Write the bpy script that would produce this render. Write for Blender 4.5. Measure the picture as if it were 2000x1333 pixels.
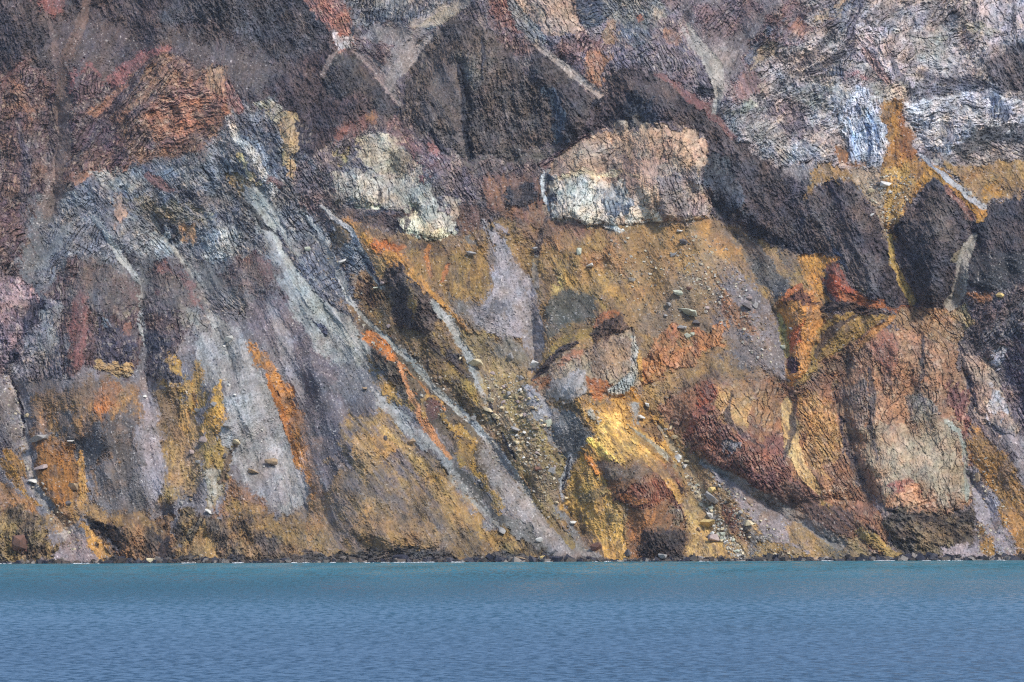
import bpy, math, sys
import numpy as np

# ---------------------------------------------------------------- camera, sky, sun, exposure
STEP = 1.0            # terrain sampling in photo pixels
F_PX = 5670.0         # focal length in photo pixels (photo is 2000 px wide)
EYE = 20.0            # metres above the water
SHORE = 2520.0        # distance to the shore
HORIZ = 1053.0        # image row of the eye level
ROLL = 0.0035
scene = bpy.context.scene
col = scene.collection
for o in list(bpy.data.objects): bpy.data.objects.remove(o)
cam = bpy.data.cameras.new("camera"); cam_o = bpy.data.objects.new("camera", cam); col.objects.link(cam_o)
cam.sensor_width = 36; cam.lens = 36*F_PX/2000
cam.shift_y = (HORIZ-666.5)/2000
cam.clip_start = 1; cam.clip_end = 60000
cam_o.location = (0, 0, EYE)
cam_o.rotation_euler = (math.radians(90), ROLL, 0)
scene.camera = cam_o
scene.render.resolution_x = 1024; scene.render.resolution_y = 682

SUN_EL, SUN_AZ = 53.0, 130.0      # azimuth: 90 = from the right, 180 = from behind the camera
world = bpy.data.worlds.new("World"); scene.world = world; world.use_nodes = True
nt = world.node_tree; nt.nodes.clear()
sky = nt.nodes.new('ShaderNodeTexSky'); sky.sky_type = 'NISHITA'; sky.sun_disc = False
sky.sun_elevation = math.radians(SUN_EL); sky.sun_rotation = math.radians(SUN_AZ)
sky.air_density = 1.0; sky.dust_density = 1.0; sky.ozone_density = 1.5
bg = nt.nodes.new('ShaderNodeBackground'); bg.inputs[1].default_value = 0.14
wo = nt.nodes.new('ShaderNodeOutputWorld')
nt.links.new(sky.outputs[0], bg.inputs[0]); nt.links.new(bg.outputs[0], wo.inputs[0])
sl = bpy.data.lights.new("sun", 'SUN'); sl.energy = 2.4; sl.angle = math.radians(10); sl.color = (1.0, 0.93, 0.83)
so = bpy.data.objects.new("sun", sl); col.objects.link(so)
_e, _a = math.radians(SUN_EL), math.radians(SUN_AZ)
from mathutils import Vector
sd = Vector((math.sin(_a)*math.cos(_e), math.cos(_a)*math.cos(_e), math.sin(_e)))   # towards the sun (y = north)
so.rotation_euler = sd.to_track_quat('Z', 'Y').to_euler()
scene.view_settings.view_transform = 'Standard'; scene.view_settings.look = 'None'
scene.view_settings.gamma = 1; scene.view_settings.exposure = 0.6
scene.cycles.use_denoising = False; scene.cycles.filter_width = 1.2
scene.cycles.max_bounces = 5; scene.cycles.diffuse_bounces = 2; scene.cycles.glossy_bounces = 2

# ---------------------------------------------------------------- noise
rng = np.random.default_rng(7)
f32 = np.float32
TAB = rng.random((16, 512, 512), dtype=f32)
def vn(x, y, s=0):
    """smooth value noise in 0..1, lattice 1"""
    t = TAB[s % 16]
    xi = np.floor(x); yi = np.floor(y)
    fx = (x-xi).astype(f32); fy = (y-yi).astype(f32)
    xi = xi.astype(np.int32) & 511; yi = yi.astype(np.int32) & 511
    x1 = (xi+1) & 511; y1 = (yi+1) & 511
    fx = fx*fx*(3-2*fx); fy = fy*fy*(3-2*fy)
    a = t[yi, xi]; b = t[yi, x1]; c = t[y1, xi]; d = t[y1, x1]
    return a+(b-a)*fx + (c-a)*fy + (a-b-c+d)*fx*fy
def fbm(x, y, n=4, s=0, g=0.5):
    out = 0; amp = 1; tot = 0
    for i in range(n):
        out = out + amp*vn(x, y, s+i*3+1); tot += amp; amp *= g
        x, y = 1.62*x+1.24*y+17.3, -1.24*x+1.62*y+5.1
    return out/tot
def ridged(x, y, n=4, s=0, g=0.55):
    out = 0; amp = 1; tot = 0
    for i in range(n):
        v = 1-np.abs(2*vn(x, y, s+i*3+2)-1); out = out+amp*v*v; tot += amp; amp *= g
        x, y = 1.62*x+1.24*y+7.3, -1.24*x+1.62*y+15.1
    return out/tot
def sm(a, b, x):
    t = np.clip((x-a)/(b-a), 0, 1); return t*t*(3-2*t)

NC, NT = 32, 1024
def vor_tile(seed):
    r = np.random.default_rng(seed)
    jx = r.random((NC, NC)); jy = r.random((NC, NC))
    off = r.random((NC, NC)); tx = r.normal(size=(NC, NC)); ty = r.normal(size=(NC, NC)); idv = r.random((NC, NC))
    g = (np.arange(NT)+0.5)/NT*NC
    X, Y = np.meshgrid(g, g); X0 = np.floor(X).astype(int); Y0 = np.floor(Y).astype(int)
    d1 = np.full(X.shape, 9.0); d2 = np.full(X.shape, 9.0); F = np.zeros(X.shape); I = np.zeros(X.shape)
    for a in (-1, 0, 1):
        for b in (-1, 0, 1):
            cx = (X0+a) % NC; cy = (Y0+b) % NC
            dx = X-(X0+a+jx[cy, cx]); dy = Y-(Y0+b+jy[cy, cx])
            d = np.maximum(np.abs(dx), np.abs(dy))*0.55+np.hypot(dx, dy)*0.45
            f = off[cy, cx]*1.0+0.55*(tx[cy, cx]*dx+ty[cy, cx]*dy)
            new = d < d1
            d2 = np.where(new, d1, np.minimum(d2, d))
            F = np.where(new, f, F); I = np.where(new, idv[cy, cx], I); d1 = np.where(new, d, d1)
    return np.stack([F, d2-d1, I]).astype(f32)
VT = [vor_tile(3), vor_tile(11)]
def vor(x, y, k=0):
    """x, y in cell units -> facet height, edge distance, id"""
    t = VT[k]; s = NT/NC
    x = x*s; y = y*s
    xi = np.floor(x); yi = np.floor(y); fx = (x-xi).astype(f32); fy = (y-yi).astype(f32)
    xi = xi.astype(np.int32) % NT; yi = yi.astype(np.int32) % NT; x1 = (xi+1) % NT; y1 = (yi+1) % NT
    def bl(c):
        p = t[c]; return (p[yi, xi]*(1-fx)+p[yi, x1]*fx)*(1-fy)+(p[y1, xi]*(1-fx)+p[y1, x1]*fx)*fy
    return bl(0), bl(1), t[2][yi, xi]
def rot(U, V, ang):
    a = math.radians(ang); c, s = math.cos(a), math.sin(a)
    return U*c+V*s, -U*s+V*c        # along, across
def lin(c):
    c = np.asarray(c, dtype=np.float64)/255
    return np.where(c <= 0.04045, c/12.92, ((c+0.055)/1.055)**2.4).astype(f32)

# ---------------------------------------------------------------- the mountainside, bed by bed
# kind colA colB options | outline on the face.  S scree, D dirt, R craggy dark rock and the painted shadow of a slot, B blocky cliff, F foliated rock, M relief only
BEDS = """# ---- big grounds
R 84,75,80 66,62,74 a70 s20 z9 | -300,-300 720,-300 700,260 560,260 470,200 330,120 200,150 0,180 -300,200
D 96,84,80 82,74,80 a120 s10 | 90,60 180,20 330,90 300,110 200,180 150,200 110,170
F 112,90,84 90,72,84 a125 s12 z12 | -300,140 20,118 50,116 100,150 135,195 175,230 230,170 300,84 330,82 372,118 440,124 450,200 440,255 380,296 310,318 230,345 150,365 115,400 100,450 70,520 -20,560 -300,560
F 164,154,148 118,110,112 a140 s10 z16 | 1380,-300 2400,-300 2400,400 1540,400 1500,330 1440,300 1400,230 1440,150 1520,60
F 126,112,114 98,92,104 a60 s10 z12 | 880,-300 1560,-300 1560,60 1440,170 1390,230 1290,160 1190,170 1060,110 960,50
S 108,106,112 92,90,102 a60 s14 | 60,380 200,345 310,318 400,290 470,250 640,400 760,560 600,600 100,640 40,560
F 122,124,128 92,94,104 a55 s14 z12 | 110,400 190,340 310,312 400,285 450,240 455,190 500,200 580,240 640,350 700,440 740,540 700,600 600,560 540,500 430,500 300,500 200,470 90,470
D 142,112,74 116,96,74 a60 s8 | 660,420 800,455 900,440 960,420 1100,430 1400,432 1450,450 1580,500 1640,640 1700,700 1600,800 1560,1100 980,1100 700,760 660,560
S 126,116,124 104,98,110 a70 s20 | 20,720 120,640 560,540 640,560 760,700 860,830 1000,960 1100,1100 -20,1110
# ---- left red peaks
S 126,80,76 110,74,78 a135 s3 L10,7,4 o0.8 | 10,165 50,118 95,155
D 134,88,84 116,82,80 a125 s4 | 135,165 172,110 186,112 218,160 200,165 175,125 150,150
F 104,84,88 90,72,84 a100 s5 z9 k5 q25 | 150,160 172,122 186,124 215,175 200,190 150,200 140,180
D 140,94,90 124,86,82 a130 s4 | 215,165 262,110 296,82 330,80 340,90 300,110 262,150 235,180
F 118,94,86 98,80,82 a100 s6 z10 k10 q45 | 0,200 0,160 45,122 60,122 130,195 110,250 110,330 40,380 -100,420 -100,200
F 134,104,86 104,84,84 a130 s6 z11 k14 q50 | 245,180 262,150 320,95 366,118 440,126 446,200 438,252 385,290 310,312 260,318 250,260 235,220
D 140,104,86 124,92,80 a128 s4 L5,7,6 | 262,160 232,185 190,215
S 128,98,88 116,88,84 a110 s4 L6,8,8,6 o0.8 | 178,-10 165,40 150,80 120,170
D 134,84,78 112,78,78 a90 s5 | 60,-40 150,-40 128,26 112,32 95,22
S 122,96,90 104,84,86 a55 s5 L4,5,6,5 o0.7 | 95,20 112,60 118,110 128,180
S 126,104,98 112,92,90 a110 s10 L14,20,14 o0.7 | 125,195 120,300 100,400
F 150,108,88 112,84,82 a170 s7 z14 w1 | 300,170 400,150 440,180 440,230 380,260 330,290 300,250
B 154,122,98 128,100,88 a90 s4 z12 | 400,135 425,122 442,126 446,160 430,175 405,165
F 130,96,92 110,86,92 a60 s4 L6,10,8 | 452,160 462,190 470,210
D 134,96,78 118,88,78 a135 s4 | 130,340 200,320 270,315 230,335 180,345 150,365
# ---- dark slopes top left
R 80,78,88 64,66,80 a60 s10 z8 | 330,-300 640,-300 650,60 600,110 520,110 470,60 400,40 330,60
D 94,86,84 80,76,82 a100 s14 | 330,70 400,70 470,90 560,120 520,180 470,170 440,120 380,112
R 86,74,78 68,62,74 a65 s6 z9 k16 q60 | 520,180 600,110 660,100 676,94 700,115 745,150 785,200 792,240 740,215 700,240 660,268 620,290 592,290 586,240 545,200
R 82,76,74 68,66,74 a60 s5 z8 k14 q50 | 640,150 676,96 700,115 745,150 785,205 780,235 740,215 700,180 650,180
S 128,104,98 112,94,92 a120 s3 L2,4,5,3 | 672,94 655,110 645,130 638,145
D 140,86,70 112,78,72 a90 s7 o0.8 | 655,250 690,235 735,220 745,235 715,262 690,275 660,275
D 150,106,74 112,84,72 a90 s6 o0.8 | 712,228 735,218 742,232 728,242
F 76,70,80 60,62,78 a90 s10 o0.8 | 560,220 600,240 620,280 600,330 570,290
# ---- top centre pale rocks
F 154,106,96 128,100,98 a60 s5 z10 | 598,-100 684,-100 696,30 700,60 690,90 672,95 660,70 640,32 610,15
B 186,182,184 140,130,128 a90 s4 z10 | 655,55 690,62 694,85 670,92 660,78
F 70,76,92 60,62,80 a90 s3 | 688,40 704,44 700,66 688,68
F 124,124,126 88,90,102 a100 s5 z9 | 688,-100 900,-100 900,20 860,50 830,52 800,46 770,40 700,50 694,20
B 160,154,150 126,120,116 a90 s4 z9 o0.8 | 715,-40 800,-40 795,10 770,26 735,22
R 56,62,80 70,74,90 a80 s3 o0.8 | 742,10 760,28 750,44 738,34
D 152,140,120 128,118,112 a150 s4 L8,12,10,6 o0.8 | 930,-10 880,25 850,38 815,46
S 134,124,126 116,108,114 a120 s5 k-4 q30 | 700,86 740,44 800,48 850,52 835,80 800,130 765,166 730,132
S 150,136,136 136,124,126 a125 s4 | 852,58 835,82 800,130 766,164 760,150 775,110 800,90
F 118,98,102 98,84,94 a40 s5 z8 k6 q20 | 700,72 740,78 770,92 772,112 762,132 730,120 705,105
S 142,120,118 130,112,112 a50 s3 L3,6,5,6,3 | 695,95 730,125 762,162 780,190 792,205
R 46,50,70 56,60,78 a90 s3 h1 k-6 q8 | 784,205 796,206 796,246 784,246
F 132,96,90 110,88,90 a70 s6 z10 | 935,-100 1002,-100 1030,60 1010,70 985,60 965,30
F 128,104,100 106,90,94 a80 s5 z9 | 960,30 1000,60 1030,80 1045,110 1010,95 980,70
B 168,144,128 142,120,112 a60 s4 z15 k8 q30 | 1010,-100 1118,-100 1132,30 1150,58 1132,78 1105,70 1070,60 1040,40 1015,20
F 132,134,132 98,100,108 a55 s4 L8,12,10 o0.9 | 1008,10 1030,50 1060,80
F 84,92,108 66,72,90 a160 s4 z10 | 1120,-100 1230,-100 1225,20 1190,45 1150,50 1128,30
F 140,136,128 98,100,106 a60 s7 z9 | 1180,0 1300,-20 1310,40 1260,70 1200,60
F 120,122,126 88,92,104 a60 s5 z8 | 1215,60 1260,45 1290,75 1260,95 1225,85
D 150,90,70 130,90,80 a60 s4 | 1258,26 1274,28 1272,36 1262,36
B 158,116,92 128,98,88 a80 s5 z9 k5 q20 | 1150,95 1180,90 1210,110 1200,140 1175,165 1160,160 1148,130
F 120,94,92 100,84,90 a110 s6 z10 k6 q30 | 1100,80 1150,60 1200,90 1150,100 1148,150 1165,168 1130,140 1090,110
B 156,128,104 124,104,96 a60 s5 z9 | 1190,40 1215,70 1225,90 1200,80 1190,60
F 128,116,116 98,92,104 a60 s7 z9 | 1230,90 1290,70 1350,120 1380,170 1300,150 1250,130
F 150,112,94 118,96,92 a70 s5 o0.8 | 1310,60 1335,70 1330,90 1315,85
S 128,112,118 110,98,108 a125 s6 k-14 q60 | 1330,-200 1570,-200 1530,30 1460,120 1440,150 1418,168 1395,165 1370,110 1340,50
F 126,104,110 102,86,100 a130 s8 z8 o0.8 | 1360,10 1480,-20 1500,20 1440,60 1400,80 1370,50
S 146,132,134 132,120,126 a120 s4 | 1370,60 1392,110 1420,90 1445,100 1440,130 1414,168 1394,165 1380,120
S 156,146,146 140,130,132 a60 s3 L3,4,6 | 1340,60 1370,100 1400,160
R 58,60,76 68,66,80 a0 s3 | 1372,168 1416,164 1418,180 1400,196 1385,185
S 150,136,138 134,120,126 a60 s3 L4,7,6,2 | 1425,165 1412,190 1402,210 1402,222
# ---- central dark buttresses
R 92,85,84 76,72,78 a75 s3 z9 k34 q70 | 872,45 895,32 955,46 1000,90 1042,160 1076,210 1084,280 1040,290 1000,316 920,311 880,292 830,262 800,235 793,192 806,140 835,78 850,58
D 108,98,90 90,84,84 a60 s12 o0.7 | 850,130 900,115 905,200 915,290 870,260 840,200
F 104,100,92 80,78,82 a90 s6 z9 | 895,90 945,90 952,150 930,180 905,150
R 50,54,72 62,64,78 a90 s2 L2,4,3,5,6 k-5 q10 | 900,125 906,170 912,215 918,260 924,308
R 56,60,76 66,66,80 a90 s2 L1,3,1 | 950,70 952,110 948,150
R 56,56,72 66,66,80 a60 s3 L2,5,2 | 845,255 862,285 880,300
R 78,73,78 66,64,74 a55 s3 z8 k22 q50 | 1040,86 1060,100 1110,135 1166,190 1160,225 1145,262 1102,286 1080,280 1078,215 1050,165
R 50,60,84 66,78,98 a92 s2 h0.5 k-6 q12 | 1062,172 1100,190 1102,230 1106,280 1086,283 1080,225
S 168,148,142 150,132,130 a45 s2 L3,4,5,5,6,3 | 1050,88 1085,112 1125,145 1160,170 1178,186 1176,192
R 50,54,74 60,62,80 a100 s2 | 1166,190 1182,192 1172,215 1162,216
R 84,76,80 68,64,76 a60 s4 z9 k34 q80 | 1182,190 1188,160 1226,124 1290,152 1345,182 1372,205 1410,235 1440,262 1480,300 1524,330 1590,352 1602,362 1652,358 1682,392 1712,432 1736,482 1746,540 1786,598 1740,602 1690,592 1640,550 1600,515 1560,496 1510,488 1450,448 1380,400 1380,270 1300,240 1240,230 1170,262 1120,285 1160,230
D 96,84,78 84,76,78 a60 s10 o0.7 | 1225,150 1290,165 1330,200 1290,215 1230,190
R 54,60,80 66,72,90 a90 s6 h0.7 | 1216,190 1260,185 1290,235 1275,255 1232,245 1220,225
R 92,88,90 76,76,84 a90 s4 h0.7 | 1236,225 1256,222 1262,250 1240,250
D 132,74,74 110,72,76 a60 s5 | 1345,180 1366,185 1400,225 1395,240 1370,215 1350,200
D 128,90,82 108,80,80 a50 s4 L5,7,5 o0.8 | 1290,150 1350,185 1440,270
R 72,78,90 60,64,80 a88 s3 z14 h0.6 | 1388,300 1410,305 1445,320 1462,370 1452,440 1400,432 1388,380
R 62,62,76 74,72,82 a60 s5 k-8 q30 | 1456,432 1480,425 1540,470 1600,500 1560,498 1510,488 1470,462
R 96,88,92 78,74,84 a60 s8 | 1400,250 1450,290 1500,350 1480,380 1420,320
R 100,92,94 80,76,84 a60 s6 L10,20,14 o0.6 | 1590,400 1640,470 1700,560
R 48,58,88 60,66,86 a50 s2 L1,3,5,3 | 1622,472 1632,495 1645,515 1658,535
# ---- saddle under the central buttress
S 114,103,98 100,92,92 a20 s6 | 890,305 930,312 1000,318 1050,290 1110,285 1080,330 1020,350 930,350 900,335
F 116,98,96 94,84,90 a60 s8 z10 | 880,330 1060,320 1075,430 950,440 900,420
D 128,92,70 104,80,74 a80 s8 | 960,345 1070,350 1075,430 1000,430 960,420 950,380
R 58,60,76 74,70,78 a90 s5 z8 k8 q15 | 990,370 1050,362 1062,385 1040,410 1000,400
F 150,142,140 118,110,112 a60 s3 L5,6,4 | 895,310 905,345 915,370
S 150,142,140 128,118,122 a130 s4 L3,5,6,5,4 | 1160,262 1120,290 1095,310 1085,330 1072,345
F 118,94,92 100,82,88 a150 s5 L12,14,8 | 1150,275 1110,310 1070,320
# ---- pale block
B 162,142,124 134,114,106 a88 s2 z20 k30 q12 w0.5 | 1092,312 1130,282 1180,252 1206,252 1210,236 1228,240 1230,254 1284,252 1318,262 1366,272 1384,296 1388,430 1340,438 1250,440 1150,441 1120,426 1082,430 1072,400 1080,345
B 166,140,120 142,118,108 a90 s6 z16 w1 | 1180,262 1290,262 1370,285 1384,330 1300,320 1200,300
D 134,108,104 150,124,112 a90 s10 o0.6 | 1220,310 1290,310 1300,370 1240,360
B 196,192,178 160,152,142 a88 s5 z17 w1 | 1086,350 1130,338 1182,344 1208,360 1228,400 1290,420 1330,436 1250,441 1150,441 1122,426 1090,428 1078,390
F 190,178,150 160,140,120 a20 s4 o0.8 | 1130,335 1260,338 1280,350 1200,346 1100,350
F 84,94,110 140,142,140 a92 s3 h0.4 | 1172,362 1200,368 1226,380 1232,420 1200,430 1178,400
F 140,130,128 104,100,104 a70 s4 z9 o0.8 | 1290,340 1372,330 1380,420 1300,430
B 172,152,140 140,118,116 a90 s3 z9 w0.5 | 1345,385 1386,380 1388,428 1350,432
R 60,70,92 90,92,104 a92 s2 h0.5 | 1070,345 1084,348 1086,395 1072,400
S 200,204,210 150,152,160 a90 s2 L1,3,2,3 | 1072,335 1066,360 1068,385 1076,410
D 112,80,68 96,74,70 a60 s5 | 1100,430 1130,425 1160,442 1150,455 1100,445
# ---- left pale outcrop
F 112,108,112 86,86,98 a50 s8 z10 k14 q40 | 640,380 660,330 700,290 740,250 770,250 800,275 830,300 870,310 920,340 945,400 930,430 890,455 840,420 780,400 700,400 650,400
F 120,98,104 100,84,96 a60 s8 z9 | 750,240 790,235 830,290 880,310 900,330 850,350 800,300 760,290
D 142,98,96 120,92,96 a60 s5 z9 | 800,300 830,330 850,370 835,375 810,345
D 146,98,92 126,92,92 a60 s4 | 845,280 865,300 885,330 860,330 
B 156,150,140 118,112,108 a80 s5 z13 k8 q20 | 715,275 745,255 775,270 790,300 800,340 740,345 725,320
B 184,172,146 150,138,118 a85 s4 z13 k8 q12 | 762,300 784,296 788,325 770,332
B 168,148,108 130,118,100 a85 s4 z9 | 664,295 690,290 690,310 670,315
B 196,192,170 156,150,138 a75 s5 z13 k16 q20 | 690,350 740,345 800,335 830,365 850,395 878,420 888,450 872,463 820,458 790,450 782,425 820,412 770,400 700,398 650,395 680,370
B 206,202,178 176,168,148 a80 s4 z12 | 720,360 800,350 820,375 790,395 720,385
B 214,208,182 178,168,146 a80 s4 z12 k8 q12 w0.6 | 790,424 840,410 870,425 886,452 862,464 815,460 786,450
F 132,124,118 106,100,100 a90 s4 z10 o0.9 | 645,372 700,365 712,392 700,400 650,398
R 52,56,74 74,74,84 a85 s3 z7 | 640,395 650,375 680,408 720,412 760,402 790,398 750,415 700,425 655,412
R 56,56,70 70,68,80 a100 s2 L2,3,2 | 638,372 640,390 650,402
R 96,74,66 74,64,70 a30 s5 k-8 q20 | 690,418 750,412 800,404 815,412 790,425 780,450 740,440 700,430
F 122,110,116 96,90,104 a60 s7 z9 | 850,310 900,320 930,360 935,400 900,410 870,370
F 168,162,156 120,110,112 a55 s3 L3,5,4 | 800,345 850,385 890,425
D 110,84,66 90,74,70 a70 s7 | 880,415 920,400 955,425 950,450 900,460
B 156,150,138 118,110,106 a80 s5 z12 w1.2 | 650,345 700,330 760,318 820,330 850,362 868,395 830,400 740,392 680,396 645,385
B 182,178,164 142,136,126 a75 s5 z12 w1.2 | 700,345 760,335 815,338 850,380 885,430 885,455 850,440 820,405 760,392 700,392
B 166,158,142 128,118,108 a80 s4 z12 w1.2 | 712,278 745,262 790,290 800,328 750,330 718,315
F 60,60,68 80,76,78 a100 s2 o0.8 L2,4,3,2 | 790,415 800,430 795,445
F 60,62,72 100,96,92 a90 s2 o0.8 L1,3,2 | 742,352 746,372 744,388
F 64,62,70 100,96,92 a80 s2 o0.8 L1,3,2 | 846,352 858,380 866,402
# ---- blue-grey shoulder
F 96,100,112 72,76,92 a50 s9 z10 | 470,230 530,250 560,330 540,360 500,330 460,280
F 156,164,176 124,132,146 a60 s7 z9 | 500,270 520,285 545,340 530,355 510,320
B 172,146,110 138,118,98 a90 s3 z10 k12 q12 | 550,212 575,222 586,245 582,262 585,320 578,350 566,352 560,300 562,270 545,245
F 152,144,122 112,112,114 a40 s5 z9 | 500,195 550,200 560,225 540,230
F 126,110,108 98,90,100 a60 s7 z9 | 590,290 640,350 660,380 640,440 600,400 575,350
F 176,172,164 140,138,138 a58 s3 L4,6,8,5 | 448,225 470,265 500,300 540,370
B 188,170,130 150,138,118 a55 s3 z9 | 470,290 500,330 520,350 500,352 476,320
B 160,134,92 122,108,90 a80 s4 z10 k6 q12 | 442,338 470,335 505,338 520,370 500,385 485,380 470,360 450,352
D 120,88,80 104,82,84 a20 s4 | 530,340 560,360 550,370 530,362
F 150,152,146 106,112,122 a40 s6 z11 | 190,330 240,318 290,345 270,370 210,360
B 140,140,132 100,106,114 a60 s5 z10 | 230,335 270,325 300,350 260,370
D 130,98,90 116,92,92 a40 s3 L5,7,5 | 296,338 320,355 340,370
F 74,76,90 100,102,110 a50 s6 z9 | 330,370 390,370 460,420 500,440 470,450 400,410 350,390
F 86,90,104 106,110,120 a45 s8 z9 | 400,350 480,400 560,440 540,450 460,410
D 164,128,98 134,112,98 a90 s5 | 228,370 246,372 240,420 230,432 220,400
D 168,120,72 134,112,92 a90 s6 | 360,440 378,436 392,450 385,468 365,466
F 150,156,158 116,124,132 a40 s9 z9 | 270,450 330,440 350,480 330,505 290,490
F 158,160,156 118,124,130 a60 s9 z9 | 400,460 460,440 480,470 450,500 410,500
F 148,136,112 108,106,110 a30 s6 z10 | 300,390 400,400 420,430 360,430 310,415
F 122,120,124 96,98,108 a120 s6 z9 k10 q50 | 90,470 110,430 165,412 185,408 220,440 255,500 270,540 230,520 185,492 150,496 100,540 70,560
S 144,140,140 122,120,126 a125 s6 o0.8 | 110,440 160,420 150,450 100,500 80,540 75,510
S 160,156,152 138,136,138 a55 s3 L2,4,6,5,6,5,7 | 180,410 215,455 240,500 262,530 272,560 276,600 284,660
S 162,158,154 138,136,138 a55 s3 L2,3,4,6,8,12,16 | 290,400 330,470 372,515 402,560 415,605 432,640 450,680
S 168,166,162 146,144,144 a40 s2 L2,3,2 o0.8 | 320,545 345,570 350,600
R 60,62,80 76,74,90 a60 s4 z8 | 235,470 250,470 265,520 255,530
# ---- pink cliff at the far left edge
F 144,118,120 112,96,106 a80 s4 z12 k14 q20 | -300,530 35,528 52,540 72,580 80,610 60,650 45,680 0,720 -300,760
B 164,134,130 140,116,118 a60 s3 z14 | 12,548 40,530 52,545 58,580 40,600 20,580
R 46,48,70 66,64,84 a95 s4 z8 | 55,580 75,575 92,595 88,615 60,635 45,660 30,690 20,740 5,750 15,690 35,650 48,615
F 156,150,152 112,106,114 a120 s5 z9 | 20,700 60,690 75,710 40,735 15,740
# ---- purple triangles
F 122,116,118 94,90,102 a75 s5 z12 k16 q30 | 45,670 60,630 95,605 80,570 110,540 130,560 135,620 130,720 80,745 40,735
B 134,130,126 106,100,104 a75 s5 z11 | 80,600 120,595 125,640 110,690 70,700 50,690 60,650 85,630
F 104,82,80 82,70,76 a95 s4 z10 k20 q40 | 78,570 110,530 150,502 178,492 190,510 215,512 245,535 268,565 273,620 272,700 250,735 190,740 130,730 132,640 120,590
D 128,88,80 108,78,78 a100 s6 z9 | 148,570 165,560 180,600 172,640 160,700 145,730 138,690 145,640
D 124,86,82 106,78,78 a80 s5 | 232,545 262,560 270,590 255,575
D 146,92,82 120,80,80 a80 s4 | 150,582 170,572 172,586 152,592
B 146,132,112 112,98,98 a80 s4 z9 | 232,602 252,600 252,620 238,625
B 122,130,138 100,100,112 a80 s3 z9 | 198,620 212,622 214,642 200,640
F 66,62,78 80,72,86 a92 s2 L2,4,3,3 k-5 q9 | 188,530 190,580 198,620 196,650
F 84,76,86 98,86,90 a92 s2 L2,3,4,2 k-4 q9 | 140,560 128,610 124,660 125,720
F 72,66,78 60,60,76 a70 s7 z9 | 185,650 230,630 268,650 272,700 240,720 190,720
D 150,98,76 118,88,80 a80 s4 | 248,630 258,632 256,650 248,648
F 96,82,86 78,72,82 a75 s5 z10 k16 q30 | 283,560 305,508 330,502 362,520 392,552 408,590 404,612 380,640 350,680 346,745 292,745 284,660
D 142,84,78 114,76,80 a60 s4 | 352,525 380,545 402,580 402,600 380,585 365,560
D 140,96,86 112,86,86 a60 s4 | 308,510 330,508 340,525 318,530
D 140,80,88 120,82,88 a60 s2 | 316,560 326,562 324,570 316,568
B 134,132,126 104,100,104 a70 s6 z9 | 350,590 400,600 420,620 400,650 360,640
F 66,66,80 80,76,86 a85 s6 z9 | 292,640 330,640 345,700 342,745 296,745
F 102,80,80 80,68,76 a80 s6 z9 k8 q30 | 425,530 470,500 520,488 548,520 562,560 566,600 545,620 500,580 460,560
D 116,80,78 98,74,76 a80 s5 | 505,500 530,505 545,540 530,560 515,530
D 150,92,76 120,84,82 a90 s4 k5 q8 | 462,600 474,596 480,608 468,615
F 128,126,124 104,100,108 a40 s8 z9 | 380,560 460,560 500,600 470,620 420,610
# ---- big grey screes, left of centre
S 150,146,146 134,128,134 a75 s6 | 395,640 440,630 480,650 498,690 540,780 575,880 598,960 600,1006 560,1010 520,980 490,940 470,905 438,905 428,870 440,800 442,750 405,745 385,760 378,700
S 132,124,132 116,108,120 a78 s12 o0.8 | 500,830 520,860 560,960 540,1000 505,950
S 158,152,156 142,136,144 a75 s8 o0.8 | 470,700 500,760 545,860 560,930 530,900 490,800
S 122,108,122 102,92,108 a70 s10 | 470,600 545,560 580,590 640,690 700,780 720,810 665,840 665,900 655,1010 636,1050 630,940 600,800 560,720 510,660
S 146,138,146 126,118,128 a62 s8 L6,10,14,14,10 o0.8 | 530,590 548,640 560,690 575,730 590,770
S 100,92,106 88,82,98 a74 s10 L8,16,18,14,8 | 600,690 630,760 652,850 662,930 668,1000
S 148,148,148 130,130,136 a56 s5 | 486,338 515,350 542,395 566,440 600,500 632,545 665,590 700,640 726,690 742,740 765,790 735,780 690,740 640,700 600,650 575,600 560,570 552,520 520,470 490,420 478,370
S 160,160,156 142,142,142 a56 s4 L6,10,14,12,8,5 | 500,365 545,450 585,530 620,590 650,630 690,670
F 64,68,84 100,102,112 a56 s5 L3,6,5,3 | 545,450 590,520 640,575 690,620
F 86,90,104 104,106,116 a56 s6 z8 | 580,470 640,470 690,530 720,590 700,600 640,560 600,520
F 58,60,80 76,78,94 a40 s2 L1,4,2 | 612,618 632,635 640,650
S 112,110,122 94,92,108 a60 s12 o0.9 | 660,700 730,700 790,780 740,790 700,800 650,760
S 168,168,166 148,146,150 a57 s2 L2,4,5,6,5,4 | 600,415 625,445 650,490 672,545 688,580 705,610
S 152,150,152 134,130,136 a57 s3 L2,4,6,4 | 606,450 640,480 668,530 685,570
S 158,156,154 136,132,138 a57 s2 L2,3,5,6,5,3,2 | 632,398 660,425 690,452 712,490 732,530 748,555 752,560
F 58,62,80 78,80,94 a57 s3 L2,5,4,2 | 690,465 715,500 735,530 750,552
F 138,140,142 104,106,112 a40 s6 z9 | 650,480 700,460 720,500 710,540 680,520
# ---- orange stripe and left fan colours
D 178,116,56 156,104,62 a70 s4 w0.7 | 492,668 510,682 525,700 552,735 582,760 590,800 596,850 612,900 628,950 636,1000 632,1035 606,1062 592,1040 606,1000 598,940 575,860 555,800 530,750 508,715
S 158,118,96 140,112,104 a78 s9 o0.8 | 588,790 606,840 626,920 640,980 636,1040 615,1010 606,930
D 168,100,44 148,92,50 a72 s3 L3,5,4,4 | 520,730 548,790 570,850 586,895
D 176,122,52 152,104,60 a90 s4 w1.2 | 350,745 366,738 382,748 386,800 374,826 360,800 345,770
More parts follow.
